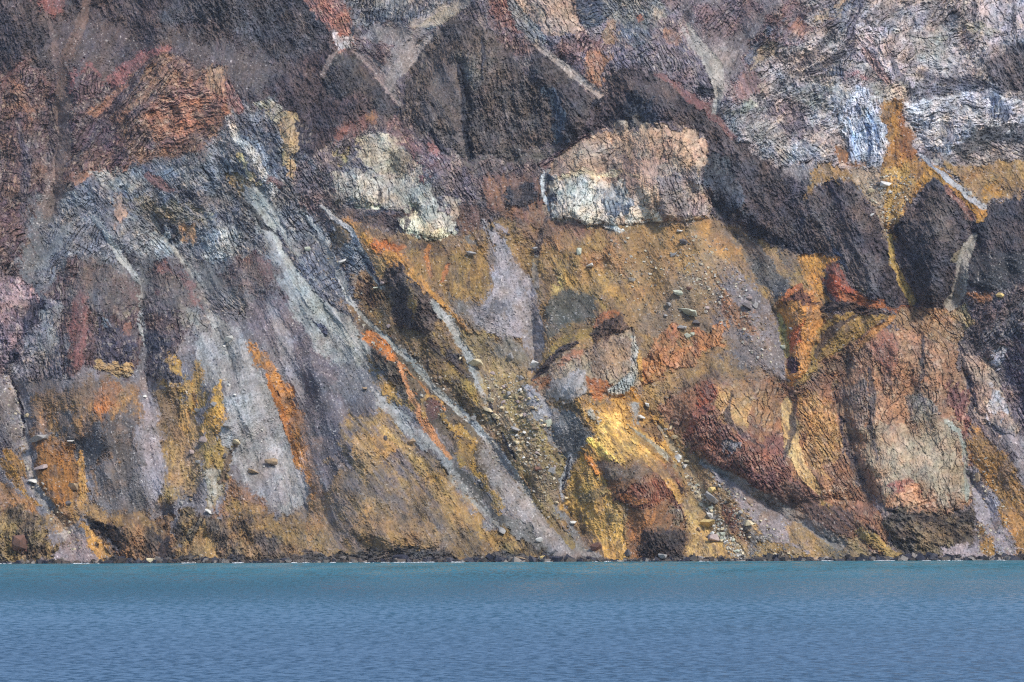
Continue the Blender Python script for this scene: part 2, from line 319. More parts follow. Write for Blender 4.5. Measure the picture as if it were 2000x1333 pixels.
D 184,138,58 160,120,66 a95 s4 | 415,755 438,738 440,770 438,810 424,850 412,880 404,850 406,800
D 158,124,76 132,108,82 a88 s8 w1.6 | 294,770 330,745 352,780 380,830 400,880 400,930 380,965 340,985 300,990 318,940 326,900 306,840 300,800
D 168,126,60 142,112,74 a85 s5 w1.6 | 338,680 350,690 356,740 380,800 372,760 376,700 386,690 392,740 400,800 395,860 372,870 350,830 340,760
D 150,120,66 120,98,66 a80 s5 w1.4 | 398,840 425,845 460,860 452,900 430,950 420,985 405,960 392,900
S 162,152,138 140,128,120 a85 s5 | 400,930 412,985 420,985 430,940 425,905 405,910
D 108,88,62 92,78,66 a110 s4 L2,5,3 | 462,860 445,900 430,935
D 128,100,68 104,88,72 a80 s8 | 300,760 350,770 352,820 320,840 302,800
S 144,130,134 124,112,124 a80 s4 k-3 q12 w0.6 | 272,735 300,735 306,780 316,840 326,880 324,920 310,965 300,985 288,950 280,900 272,860 274,800
S 130,120,130 112,104,120 a110 s8 | 60,760 100,735 170,720 250,725 225,752 180,752 120,775 80,790
B 164,134,92 122,104,86 a10 s3 z9 k8 q10 | 176,705 200,698 262,708 272,722 250,732 200,728 178,718
D 150,108,66 116,94,78 a85 s8 w1.6 | 50,790 120,752 200,738 262,752 276,800 272,870 285,980 240,1000 180,990 165,920 150,880 100,850 60,850
D 172,98,44 140,92,60 a80 s4 w1.3 | 196,742 235,745 240,765 225,790 205,830 195,800
S 96,90,98 82,80,92 a80 s8 w1.8 | 112,800 150,780 160,850 195,830 200,880 175,915 150,905 120,850
S 100,92,96 84,80,90 a80 s8 w2 p14 o0.9 | 205,800 250,780 272,830 275,900 240,940 200,900
S 114,104,106 96,88,96 a80 s8 | 182,900 280,880 292,990 240,1000 185,1000
D 158,102,50 130,92,60 a85 s5 w1.4 k10 q25 | 64,870 95,858 140,862 155,905 160,950 150,1005 110,1015 88,970 74,925
D 180,128,64 150,112,70 a90 s3 L3,5,4 | 158,880 160,930 162,990
D 164,116,50 132,98,62 a60 s4 | 6,858 28,862 40,900 55,940 72,980 60,985 30,940 12,900
D 150,104,62 120,94,74 a60 s6 | 0,940 40,950 80,1000 90,1040 40,1000 -50,980 -50,940
S 132,118,116 116,104,108 a60 s8 | -50,730 10,730 36,800 44,860 10,850 -50,820
S 152,142,140 132,122,126 a60 s3 L3,4,5,6,8,10,12,16 k-4 q14 | 12,725 38,775 46,830 50,890 72,945 100,990 128,1030 150,1070
R 60,58,72 74,70,84 a60 s2 L1,2,2,1 | 25,735 36,760 44,800 46,850
S 146,122,122 128,110,116 a60 s4 w0.6 | 118,1052 135,1040 160,1050 215,1092 235,1104 60,1104 90,1080
D 176,124,60 146,108,66 a50 s4 | 150,1005 172,1020 200,1050 236,1100 215,1098 180,1060 155,1030
# ---- rocks of the lower left
R 124,108,78 90,80,70 a90 s5 z10 k22 q30 | -300,990 20,985 80,1000 96,1040 120,1058 60,1104 -300,1104
D 134,76,58 106,70,62 a90 s4 k6 q12 | 24,1042 45,1036 56,1048 52,1066 35,1068 24,1058
R 122,94,70 80,70,66 a60 s4 z10 k26 q30 | 170,1012 190,998 240,1000 300,1010 340,1000 345,1100 250,1100 215,1070 190,1040
R 122,100,76 96,82,70 a160 s4 k8 q14 | 172,1010 195,998 238,1004 225,1016 190,1026
R 40,40,52 60,56,62 a90 s5 h1 | 303,1030 330,1038 338,1090 310,1094
R 44,42,50 60,56,62 a20 s3 L3,5,3 | 182,1028 205,1028 232,1018
R 126,104,74 84,74,68 a80 s6 z10 k18 q30 | 345,1000 400,1000 440,1000 480,985 560,1010 600,1020 600,1100 345,1100
D 158,122,72 128,102,74 a90 s6 | 345,1100 380,1040 405,1010 420,1040 410,1070 450,1104
D 134,96,70 112,88,76 a80 s7 | 440,930 500,950 520,1000 470,1010 430,1000
F 70,68,74 100,92,80 a110 s3 L4,6,4 | 395,1010 380,1035 372,1050
R 84,76,74 120,102,80 a60 s7 z9 | 455,1030 590,1040 590,1090 470,1095
# ---- lower centre-left mix
D 148,118,78 102,94,96 a50 s8 w2 p16 | 665,830 720,800 790,840 850,900 920,970 1000,1060 1040,1104 640,1104 625,1060 655,1000 662,920
D 168,124,72 140,110,82 a50 s5 w1.6 | 700,850 760,850 780,880 740,900 720,930 690,900
D 164,130,78 132,112,82 a55 s5 w1 L6,8,12,10,12,8 | 745,840 800,880 850,950 880,990 940,1040 1000,1090
D 158,132,96 138,116,90 a55 s4 | 855,940 880,950 895,975 870,970
S 96,90,98 82,80,92 a50 s9 w1.5 | 770,960 810,960 880,1010 940,1080 870,1080 800,1020
S 90,86,96 78,78,90 a60 s6 w1.4 | 665,920 700,930 710,970 680,980
R 128,102,68 84,74,64 a20 s7 z9 k12 q30 | 690,1010 760,990 840,1020 870,1050 850,1075 760,1080 700,1060
D 160,116,62 130,100,70 a60 s5 w1.5 | 690,1000 720,985 700,1030 770,1010 830,1020 860,1045 800,1040 740,1030
S 130,118,124 114,104,114 a20 s5 | 620,1040 660,1035 682,1052 665,1066 630,1062
D 152,114,62 126,98,70 a30 s4 | 600,1060 640,1070 700,1082 690,1095 620,1085
S 148,146,146 128,126,132 a47 s4 w0.8 | 738,758 765,790 800,820 850,865 890,910 860,900 800,850 760,815 735,790
S 146,144,140 108,106,110 a45 s4 w1.2 p8 | 850,865 890,905 940,970 1000,1050 960,1020 900,960 860,905
D 100,88,68 80,74,66 a52 s5 w0.8 | 712,590 765,640 830,705 900,790 960,860 1030,950 1090,1040 1060,1060 980,960 890,890 830,820 780,780 745,730 720,670 700,620
S 82,78,76 70,68,72 a52 s5 | 860,860 920,930 1000,1010 1060,1085 1020,1075 950,990 890,920
R 82,74,66 70,66,66 a55 s5 z9 | 732,690 770,700 800,760 830,830 800,800 760,750 735,720
D 182,106,48 158,96,54 a40 s4 w0.8 | 712,648 728,642 752,652 774,672 778,700 785,720 806,770 790,750 768,712 742,690 724,680 712,665
D 176,116,74 152,104,70 a62 s3 w0.6 L2,3,6,7,5,3 | 778,705 792,745 806,785 828,820 850,860 880,895
D 170,110,66 140,100,66 a50 s2 w0.5 L1,2,2,2 | 790,722 830,755 852,780 870,800
D 108,72,58 84,66,64 a60 s4 w0.6 | 828,782 842,770 860,780 862,800 850,825 836,810
D 166,122,66 138,108,68 a60 s2 w0.5 L2,2,2,2,2 | 868,790 855,772 836,770 824,785 830,815
D 164,122,56 134,106,60 a55 s5 w1.6 | 865,800 900,840 930,860 940,910 990,970 1000,1010 970,980 930,930 900,900 880,850
D 148,112,60 120,98,62 a50 s4 w1 | 722,700 745,735 770,770 800,800 760,790 735,745
# ---- dark hills of the centre-left
D 116,94,60 88,78,64 a50 s5 w1.4 | 740,560 800,640 860,640 900,690 950,770 975,830 930,800 880,750 800,670 750,620 700,570
R 86,76,74 72,66,72 a60 s3 z8 k12 q25 | 757,540 768,515 786,514 806,540 842,568 870,612 848,625 830,650 800,650 770,600 762,560
D 140,110,60 110,92,66 a100 s4 | 800,555 812,570 812,620 802,600
D 152,114,58 122,98,62 a60 s5 w1.2 | 735,560 748,600 768,640 765,655 745,620 728,570
R 78,72,76 68,64,72 a55 s6 w1.2 | 815,640 860,660 900,690 920,740 900,760 850,690
F 80,68,66 110,88,62 a55 s4 z8 | 700,540 740,540 760,580 740,600 705,570
D 148,118,62 118,98,66 a60 s5 w1 | 850,640 880,700 920,750 940,790 910,770 870,710
# ---- orange belt under the pale outcrop
D 182,126,58 156,108,60 a55 s3 w0.7 k6 q20 | 676,426 700,428 740,458 785,500 830,535 850,570 890,610 925,650 915,652 880,612 845,588 805,545 785,515 765,518 745,500 720,470
D 178,98,46 150,86,50 a50 s5 w1.2 | 735,470 772,462 790,490 780,510 750,500
D 190,132,64 160,112,66 a50 s4 | 745,495 775,498 785,516 760,512
D 112,86,60 92,76,66 a80 s6 w1.2 | 800,470 860,470 900,480 890,520 840,520 800,500
D 142,108,60 110,88,62 a85 s8 w1.6 p14 | 790,500 860,500 960,480 975,560 930,600 880,600 830,550
D 172,104,52 140,92,58 a95 s3 w0.8 L3,5,3 o0.9 | 842,480 840,510 846,540
D 164,96,56 136,90,62 a110 s3 w0.8 L2,4,2 | 880,515 872,535 868,550
D 116,88,58 92,76,62 a85 s5 | 740,450 800,466 820,470 780,480 752,466
S 122,110,104 104,96,98 a40 s10 | 880,590 940,590 960,620 990,650 930,650 900,620
S 150,148,144 134,130,130 a52 s4 w0.7 L4,8,8,8,6,5,8 | 845,592 880,632 908,672 924,705 938,750 955,790 968,820
D 134,114,76 112,98,74 a55 s5 | 905,650 960,650 1030,700 1035,740 950,720
S 120,114,112 100,96,98 a55 s5 | 900,455 935,470 945,495 920,480
# ---- central grey fan
S 148,138,146 130,120,132 a70 s4 w0.8 | 946,432 962,452 985,475 1010,510 1040,548 1060,590 1068,630 1064,680 1056,715 1042,724 1036,700 1030,680 1020,665 985,660 935,640 918,610 940,590 965,565 970,540 962,490
S 104,98,112 92,88,102 a20 s8 o0.8 | 930,595 980,590 1010,610 970,620
R 46,50,66 74,74,88 a40 s2 | 955,436 962,450 990,470 975,468 958,455
S 150,138,144 130,120,130 a35 s3 | 960,425 990,455 985,466 968,452
S 130,118,108 110,102,100 a60 s10 | 990,660 1035,690 1038,720 990,715 960,690
# ---- ochre slope under the pale block
D 150,110,76 124,92,72 a60 s7 w1.3 k10 q40 | 1040,440 1130,440 1220,450 1250,500 1200,540 1100,520 1050,500
D 132,84,64 108,78,66 a50 s6 w1.2 | 1060,430 1150,438 1180,455 1130,470 1080,455
D 158,136,82 130,114,80 a60 s7 w1.2 | 1080,510 1130,510 1150,560 1180,600 1130,580 1090,570
D 158,112,76 136,100,76 a50 s8 | 1190,500 1300,490 1340,560 1290,590 1240,560
S 100,96,88 84,80,80 a50 s6 | 1075,590 1110,565 1150,565 1175,590 1180,615 1150,640 1110,640 1080,650 1068,625
D 134,108,62 112,92,62 a150 s5 w0.7 | 1070,690 1080,655 1110,640 1150,632 1165,650 1130,672 1090,684 1062,710
D 156,124,64 130,106,66 a60 s3 L2,3,3 | 1150,560 1175,590 1190,610
F 70,66,78 96,84,80 a110 s2 L2,4,4,2 | 1072,425 1062,465 1050,490 1045,505
S 140,132,124 122,112,110 a100 s3 L4,6,4 o0.8 | 1048,500 1046,530 1052,560
D 128,110,96 108,96,90 a60 s9 | 1230,520 1290,510 1330,560 1320,610 1260,600 1230,560
S 104,96,100 88,84,92 a50 s9 w1.3 | 1290,540 1330,520 1380,560 1420,640 1410,660 1350,640 1290,680 1250,660 1255,600
S 128,114,118 110,100,108 a52 s8 w1.2 | 1350,500 1400,490 1470,560 1520,640 1550,760 1500,752 1440,700 1400,640 1370,560
D 168,118,68 142,104,72 a52 s5 w1.3 | 1335,440 1385,432 1420,470 1445,505 1425,515 1390,490 1360,470
S 108,102,100 92,90,94 a52 s7 w1 | 1425,455 1470,465 1540,500 1570,550 1530,590 1500,570 1450,520
D 152,120,76 126,106,80 a55 s4 w1 L5,8,8,4 | 1490,475 1530,525 1570,565 1600,590
S 94,92,100 82,82,94 a50 s7 | 1500,540 1550,550 1540,580 1515,585
D 154,108,78 128,98,82 a55 s6 w1.2 | 1400,555 1420,580 1460,620 1480,660 1440,640 1410,610
S 106,98,108 90,86,98 a52 s7 w1 | 1380,690 1430,680 1500,740 1520,755 1440,752 1380,745
D 126,84,68 100,74,66 a60 s5 | 1235,565 1270,560 1272,580 1250,592
D 158,120,70 128,102,74 a58 s14 w1.6 o0.6 | 1180,470 1400,440 1440,520 1400,560 1420,700 1520,760 1400,745 1300,690 1240,700 1250,560
# ---- crags in the middle
B 168,118,78 140,98,76 a60 s4 z12 k14 q14 | 1252,700 1270,675 1298,668 1305,645 1318,640 1335,665 1352,662 1358,640 1378,634 1392,650 1398,632 1416,628 1424,644 1414,668 1392,676 1376,690 1366,715 1330,720 1300,740 1262,760 1250,730
B 186,128,70 158,104,66 a80 s3 z10 k5 q10 | 1262,700 1300,690 1310,720 1280,750 1262,745
D 176,104,64 150,92,66 a70 s3 | 1305,642 1318,640 1328,660 1310,664
R 92,74,66 76,66,66 a100 s4 z8 k16 q20 | 1165,672 1172,635 1190,612 1210,608 1228,625 1236,640 1222,650 1190,655 1178,680 1166,692
D 160,96,58 134,84,60 a60 s3 L2,5,4 | 1165,640 1185,618 1205,612
B 152,132,110 120,104,96 a75 s4 z12 k20 q20 | 1048,745 1075,705 1110,690 1160,692 1190,660 1232,642 1242,690 1252,720 1258,765 1225,770 1150,768 1120,790 1060,792 1045,765
D 158,106,80 132,92,76 a20 s4 w1 | 1098,700 1120,690 1146,690 1140,705 1110,718 1100,712
D 142,118,92 118,100,86 a60 s6 | 1160,690 1230,660 1235,700 1200,720 1170,720
S 154,144,142 136,126,128 a120 s5 h0.6 | 1070,750 1100,740 1145,730 1150,765 1125,785 1080,790 1070,775
D 180,104,46 140,80,50 a60 s4 w1.2 | 1150,740 1180,736 1196,745 1190,765 1175,775 1155,762
F 162,158,146 134,132,126 a80 s3 z9 L3,6,6,12,12 | 1238,660 1244,700 1240,730 1225,752 1205,765
D 184,140,72 158,118,70 a85 s2 L2,4,3 | 1248,690 1252,715 1256,745
R 64,58,66 84,72,70 a140 s3 L3,6,5,5,4 | 1128,674 1100,682 1078,700 1062,722 1045,742
D 150,92,54 112,76,58 a140 s4 | 1045,745 1058,735 1075,740 1066,775 1052,765
D 176,120,50 150,100,54 a60 s5 | 1190,770 1240,762 1270,790 1290,830 1260,830 1210,800
D 160,122,72 136,104,70 a70 s6 | 1260,760 1310,745 1330,740 1310,790 1280,800
# ---- ochre gravel fan and grey streams
D 140,120,82 122,106,84 a60 s6 w1 | 930,690 1030,722 1040,760 1070,830 1110,880 1095,960 1105,1020 1060,990 1000,900 960,830 940,760
S 130,124,128 112,108,114 a55 s3 w0.7 | 1028,752 1046,764 1062,785 1100,800 1130,812 1158,846 1148,872 1128,886 1112,920 1098,960 1096,990 1110,1015 1130,1050 1150,1075 1132,1078 1108,1040 1090,990 1092,940 1104,900 1082,860 1050,820 1034,790
S 108,106,112 94,92,102 a60 s5 w0.8 | 1100,800 1135,818 1156,846 1140,872 1112,880 1095,840
S 154,146,154 136,128,140 a60 s3 L6,8,5 o0.8 | 1036,760 1052,785 1075,805
S 162,156,158 130,126,134 a90 s2 L3,4,3,4 | 1112,890 1102,930 1098,960 1105,990
F 70,70,86 92,92,102 a90 s1.5 L1,2,1 | 1110,895 1104,930 1100,960
S 154,152,148 132,130,130 a45 s2 w0.6 k3 q8 L3,4,5,5,5,6,7,6 | 700,602 740,642 790,690 840,745 880,785 930,830 970,880 1010,930
S 138,132,124 118,114,112 a50 s2 w0.6 L5,5,5,6,8 | 1010,930 1050,985 1090,1035 1130,1075 1175,1100
R 56,56,70 80,78,86 a50 s1.5 w0.6 L1,2,1,2,1 | 955,760 962,800 972,830 990,870 1010,900
S 140,128,124 122,112,114 a55 s7 w0.7 | 935,850 975,875 1010,925 1060,990 1120,1060 1185,1102 1085,1102 1030,1040 980,970 945,900
S 118,112,108 100,96,98 a55 s6 | 985,1000 1040,1030 1085,1090 1050,1100 1000,1050
D 138,116,74 118,100,72 a52 s3 w0.6 L3,6,5 | 1040,965 1080,1020 1120,1070
R 124,102,68 82,74,66 a60 s7 z8 | 900,1020 980,1040 1060,1080 1060,1102 880,1102
# ---- the yellow fan
D 178,130,64 154,112,64 a60 s5 w1 | 1120,790 1160,780 1200,780 1260,790 1310,830 1340,900 1330,930 1280,905 1200,900 1160,890 1130,880 1158,848 1135,812
D 182,138,68 160,120,66 a80 s5 w0.8 | 1130,885 1160,890 1172,905 1190,940 1200,980 1220,1040 1240,1104 1190,1104 1150,1050 1112,1000 1102,980 1108,940
D 204,158,84 182,138,72 a50 s4 w1 | 1158,820 1180,805 1220,820 1260,850 1300,885 1270,892 1225,905 1195,895 1165,880 1150,862
D 216,174,98 200,156,86 a50 s4 w1 | 1165,825 1200,820 1230,850 1215,862 1180,850 1160,852
D 222,184,92 200,160,80 a45 s3 w0.6 L5,6,6,3 | 1150,860 1175,880 1200,900 1222,912
D 198,122,52 176,108,54 a70 s5 w1.2 | 1142,885 1165,885 1172,905 1170,935 1162,925 1150,910
D 146,124,78 124,106,76 a150 s5 | 1110,960 1160,960 1200,940 1180,975 1130,985
S 152,142,116 134,124,108 a50 s2 w0.5 L1,3,5,4,2 | 1225,830 1260,860 1290,885 1320,915 1330,935
S 156,142,124 136,122,110 a80 s4 | 1148,800 1160,795 1168,815 1160,825
S 150,146,142 128,124,124 a80 s4 | 1236,795 1256,790 1258,815 1240,822
D 148,104,66 124,90,66 a60 s5 k6 q14 | 1255,830 1280,820 1302,850 1290,860 1265,850
# ---- the red-brown knob at the shore
D 138,92,58 112,80,60 a120 s5 w1 k16 q30 | 1172,905 1185,892 1240,905 1280,905 1312,905 1325,930 1345,985 1344,1040 1348,1104 1240,1104 1225,1050 1216,1000 1196,975
S 102,84,76 86,76,78 a20 s5 | 1174,900 1190,893 1220,910 1275,912 1270,922 1205,935 1185,930
F 130,82,64 100,70,62 a70 s4 z8 w1 | 1225,950 1260,925 1300,920 1325,945 1345,985 1344,1020 1320,990 1290,985 1250,990 1205,990 1200,975
D 160,98,56 132,86,58 a150 s4 | 1200,968 1250,965 1262,975 1215,990
D 154,100,58 128,88,60 a100 s6 | 1220,1000 1280,990 1280,1040 1240,1060 1225,1050
F 136,124,100 100,90,82 a95 s4 | 1305,1000 1330,990 1332,1040 1318,1030
R 74,64,62 58,54,62 a60 s6 z8 k10 q15 | 1240,1060 1280,1035 1325,1030 1344,1050 1348,1104 1250,1104
R 64,56,64 80,66,66 a80 s4 | 1300,965 1325,960 1340,985 1320,990
D 186,142,74 160,118,68 a42 s3 w0.6 L3,6,8,6 o0.85 | 1215,855 1250,885 1290,920 1330,980
D 160,122,60 138,104,60 a42 s2 w0.6 L2,3,2 o0.8 | 1190,850 1225,885 1250,905
D 150,112,58 128,98,60 a42 s2 w0.6 L2,4,2 o0.8 | 1230,840 1265,872 1300,905
# ---- ochre right of the knob
D 174,136,78 152,118,76 a62 s5 w0.8 | 1312,895 1340,915 1362,950 1385,985 1410,1020 1450,1060 1500,1104 1346,1104 1344,1000 1325,940
D 152,120,80 130,106,80 a50 s7 w1 | 1350,915 1400,960 1480,990 1520,1030 1620,1104 1480,1104 1420,1050 1370,970
D 136,88,64 112,80,66 a50 s5 w1 | 1395,985 1425,990 1452,1030 1445,1050 1420,1030
S 158,140,112 132,118,98 a55 s5 w1 o0.7 L3,5,6,7,7,5,4 p6 | 1290,835 1320,880 1340,915 1362,960 1385,1000 1410,1030 1450,1090
S 142,126,130 126,112,120 a35 s4 w0.7 | 1372,912 1410,925 1450,950 1500,980 1560,1020 1640,1060 1720,1104 1560,1104 1500,1060 1450,1000 1410,960
S 160,144,150 144,130,138 a38 s3 w0.6 o0.8 | 1412,930 1450,952 1500,990 1470,985 1430,955
S 112,104,104 96,92,98 a45 s8 | 1440,1010 1500,1050 1560,1104 1500,1104 1450,1050
D 148,114,66 124,100,70 a40 s6 | 1480,1060 1560,1075 1600,1104 1490,1104
# ---- lower right massif
B 150,110,82 122,90,78 a60 s5 z15 k26 q60 | 1300,800 1330,770 1370,750 1440,752 1510,755 1560,760 1620,740 1640,800 1650,900 1700,980 1760,1104 1680,1080 1600,1040 1500,975 1420,925 1370,905 1335,860
D 152,104,76 130,92,74 a30 s6 | 1300,790 1330,765 1360,760 1350,800 1310,830
B 160,84,58 130,74,58 a60 s3 z9 | 1352,760 1372,752 1396,760 1398,790 1375,800 1358,785
B 176,134,84 140,104,76 a60 s4 z14 w1 | 1405,752 1470,752 1475,800 1450,830 1415,825 1398,795
B 158,118,84 124,94,80 a100 s4 z12 | 1470,750 1525,755 1540,810 1510,850 1480,830
F 136,94,78 110,80,76 a60 s5 z10 k8 q30 | 1345,805 1380,800 1420,830 1480,860 1530,900 1560,950 1600,1000 1560,1000 1480,960 1420,925 1380,905 1340,860
D 152,92,68 120,80,72 a50 s5 L3,6,6 w0.8 | 1345,850 1365,810 1390,800
B 132,128,126 106,98,100 a60 s5 z9 | 1405,860 1440,865 1440,880 1415,885
F 126,84,80 102,74,74 a52 s5 z8 | 1400,905 1450,915 1500,930 1560,985 1620,1030 1640,1060 1560,1020 1480,970 1420,930
B 138,92,80 114,80,74 a80 s4 z12 | 1492,860 1530,860 1535,890 1510,900 1490,890
D 180,146,98 166,128,82 a75 s3 z9 w0.7 L8,14,14,12,10,4 | 1540,790 1545,830 1548,870 1560,905 1580,940 1600,965
F 178,132,76 146,108,76 a60 s4 z9 w0.8 | 1560,770 1600,770 1625,790 1640,850 1650,920 1680,980 1650,980 1600,930 1572,880
F 150,104,74 120,88,72 a60 s5 z9 | 1600,900 1650,900 1690,980 1660,990 1620,960
F 78,68,76 104,86,84 a85 s4 L3,5,8,8,5 w0.6 | 1650,720 1645,780 1650,840 1662,890 1690,960
B 160,124,98 130,98,82 a85 s3 z15 k40 q40 | 1655,700 1690,655 1740,640 1800,632 1850,640 1876,700 1886,770 1888,830 1902,900 1896,975 1860,1010 1800,1012 1730,1000 1690,950 1660,900 1645,820 1648,760
D 154,94,76 130,84,74 a90 s6 w1 z9 o0.8 | 1690,640 1740,645 1760,690 1755,740 1720,720 1700,680
F 144,128,114 112,100,96 a85 s4 z9 | 1655,760 1690,750 1700,800 1690,850 1665,860
B 148,132,114 114,102,98 a75 s4 z9 | 1762,775 1800,770 1830,800 1840,820 1790,825 1765,810
B 162,150,132 138,124,110 a130 s12 z18 w1.6 | 1795,855 1830,835 1862,838 1882,870 1892,920 1888,960 1850,975 1800,960 1790,900
B 172,152,130 146,124,108 a60 s4 z18 | 1725,880 1770,875 1780,920 1760,950 1735,930
B 160,144,122 134,114,98 a80 s14 z14 w1.6 o0.75 | 1690,850 1760,820 1850,820 1895,880 1895,980 1820,985 1720,970
B 148,96,84 124,84,80 a70 s4 z10 w1 | 1730,945 1790,940 1800,970 1760,975
B 178,138,110 148,112,96 a20 s3 z14 | 1745,965 1800,962 1815,985 1780,995 1755,990
S 160,156,140 136,132,122 a80 s2 L3,4,3,5,3 w0.5 | 1850,830 1875,850 1885,880 1890,940 1888,985
F 134,92,84 110,78,78 a85 s3 w0.6 z10 | 1852,752 1874,750 1890,790 1896,850 1904,905 1890,880 1878,830 1858,810
B 166,144,128 138,116,108 a70 s4 z16 k24 q20 w0.8 | 1880,700 1920,715 1955,740 1980,790 1995,840 1985,862 1955,852 1925,830 1900,800 1888,750
B 170,166,166 148,138,136 a75 s4 z16 | 1935,750 1962,760 1965,800 1948,830 1930,800
R 104,92,76 72,66,64 a30 s6 z9 k20 q25 | 1715,1020 1760,1000 1850,1012 1900,990 1912,1040 1905,1104 1790,1104 1740,1060
R 58,54,58 76,70,66 a10 s4 L3,6,4 | 1740,1020 1800,1018 1850,1030
D 158,122,66 130,106,70 a45 s5 w0.7 L6,8,9,9,9 | 1600,985 1640,1010 1690,1050 1730,1080 1770,1104
D 142,120,88 120,104,84 a45 s6 | 1560,1040 1620,1040 1680,1060 1740,1104 1620,1104
S 94,96,100 84,84,90 a50 s7 | 1600,1060 1640,1065 1650,1090 1620,1095
D 112,84,66 90,74,70 a45 s6 w1 | 1500,975 1560,1010 1620,1045 1700,1050 1660,1010 1580,970 1530,940
# ---- bottom right screes
D 162,112,56 138,100,62 a55 s5 w0.8 | 1900,840 1925,850 1960,890 2010,950 2400,1200 1960,1104 1950,1060 1930,1000 1915,930 1895,880
S 146,132,144 126,114,128 a60 s4 w0.8 | 1890,900 1915,925 1940,970 1955,1020 1975,1050 1985,1085 1975,1104 1900,1104 1905,1020 1895,960
S 152,138,148 130,118,130 a50 s5 | 1960,840 2000,860 2400,1100 2400,1000 2010,950 1980,900 1960,870
D 168,118,56 142,104,62 a90 s5 w1 | 1912,1030 1940,1035 1940,1085 1918,1090
S 150,128,128 130,114,120 a20 s5 | 1850,1075 1900,1070 1960,1104 1840,1104
F 102,88,100 84,76,92 a60 s6 z9 | 1955,640 2400,600 2400,900 2000,840 1990,790 1960,740 1940,700
F 128,112,116 100,90,100 a60 s4 z9 | 1950,730 1980,760 2010,830 2010,860 1990,840 1975,800
# ---- dark cones on the right and the ochre fall
R 80,74,82 66,64,76 a60 s3 z8 k30 q60 w1.1 | 1745,462 1760,430 1785,402 1803,372 1816,346 1834,334 1852,342 1870,362 1886,388 1900,412 1907,438 1902,466 1890,496 1880,530 1876,560 1864,586 1842,600 1812,604 1790,592 1772,560 1752,515
R 86,80,80 70,66,74 a60 s8 | 1800,400 1840,380 1880,430 1860,480 1810,470
R 70,66,76 60,60,72 a60 s3 z8 k30 q60 w1.1 | 1912,452 1920,425 1945,402 1985,388 2400,380 2400,560 2000,560 1960,566 1920,580 1902,560 1900,520
S 72,70,80 64,64,76 a20 s7 | 1900,510 1960,500 2010,500 2010,560 1930,575 1902,560
S 158,144,130 140,128,122 a95 s2 w0.6 L3,8,9,11,10,8 | 1908,465 1895,490 1885,520 1884,550 1876,580 1858,598
D 134,120,86 112,102,84 a130 s3 w0.6 L2,6,3 | 1905,470 1885,500 1866,515
D 166,136,70 138,116,70 a75 s2 w0.5 L3,4,5,5,4 | 1742,475 1745,520 1752,535 1770,565 1782,592
R 44,50,58 62,62,68 a80 s1.5 L1,3,3,3,1 | 1740,480 1741,505 1743,525 1764,560 1782,592
S 130,118,120 112,104,110 a60 s6 | 1540,325 1600,330 1600,360 1560,355 1535,345
D 152,112,66 126,98,70 a60 s5 w1 | 1596,330 1640,330 1700,350 1690,400 1662,358 1600,366 1585,400 1590,370
D 156,136,112 134,116,98 a60 s6 w1 | 1660,330 1720,330 1740,370 1745,470 1738,476 1715,430 1680,380
D 162,110,54 136,96,58 a90 s3 w0.7 k5 q25 | 1716,204 1740,200 1772,202 1776,222 1768,240 1788,268 1784,300 1815,322 1850,335 1812,350 1790,390 1760,440 1742,472 1733,430 1728,370 1720,340 1738,305 1735,255 1722,235
D 140,86,50 118,78,54 a90 s4 w1 | 1765,225 1785,262 1788,300 1770,320 1758,290 1762,250
D 172,132,72 150,114,72 a80 s4 w0.6 | 1722,340 1770,325 1800,360 1770,420 1744,465 1730,400
D 172,118,50 150,104,54 a50 s3 w0.7 L4,10,9,8 | 1790,385 1825,338 1870,368 1922,430
D 128,92,80 104,82,78 a55 s4 L3,5,4 | 1850,372 1880,400 1904,430
S 160,154,158 142,136,144 a42 s2 w0.6 L2,3,5,6,4 | 1800,305 1830,335 1860,358 1900,390 1924,412
D 150,116,70 126,102,76 a60 s6 w1 | 1830,318 1900,320 2010,300 2400,300 2400,380 1985,388 1945,402 1925,408 1880,360
D 168,118,52 142,102,58 a30 s4 | 1925,370 1960,365 1968,385 1940,400 1925,400
D 150,106,62 128,94,66 a30 s4 k6 q12 | 1880,348 1905,338 1912,350 1895,360
F 140,132,128 108,104,108 a20 s5 | 1900,290 2010,270 2010,310 1920,330 1860,320
# ---- gneiss of the upper right
F 186,184,186 140,142,154 a80 s3 z12 k14 q20 w0.7 | 1640,180 1680,185 1722,206 1728,240 1738,258 1735,300 1728,322 1700,326 1672,312 1655,270 1640,230
F 70,84,120 150,160,180 a72 s2 L2,3,3 h0.5 | 1682,215 1700,260 1706,310
F 70,84,120 160,170,190 a76 s2 L2,3,2 h0.5 | 1700,220 1714,260 1722,300
F 76,90,124 160,170,190 a74 s2 L1,3,3 h0.5 | 1664,235 1672,270 1684,310
D 150,98,64 122,88,66 a80 s4 | 1636,290 1660,285 1666,312 1700,322 1670,326 1640,315
F 190,186,184 140,140,148 a175 s4 z14 k16 q20 w0.8 | 1772,212 1840,190 1900,182 2000,205 2010,245 1950,262 1900,268 1860,300 1820,300 1790,270 1770,235
F 60,70,100 120,124,140 a92 s3 h0.5 | 1926,185 1960,200 1996,222 1985,245 1940,240
F 58,68,96 110,114,130 a92 s3 h0.5 | 1845,250 1875,252 1876,285 1850,290
F 66,76,104 130,134,146 a92 s2 h0.5 | 1806,232 1826,238 1822,252 1808,248
F 64,74,100 110,116,134 a80 s4 z9 | 1830,290 1870,295 1860,310 1835,312
R 84,84,90 72,74,84 a165 s5 | 1862,298 1910,268 2000,244 2400,240 2400,270 2010,272 1940,290 1890,312
F 86,88,100 110,108,118 a0 s6 z9 | 1850,165 1900,160 1990,190 2010,200 1920,182 1850,188 1790,205 1830,175
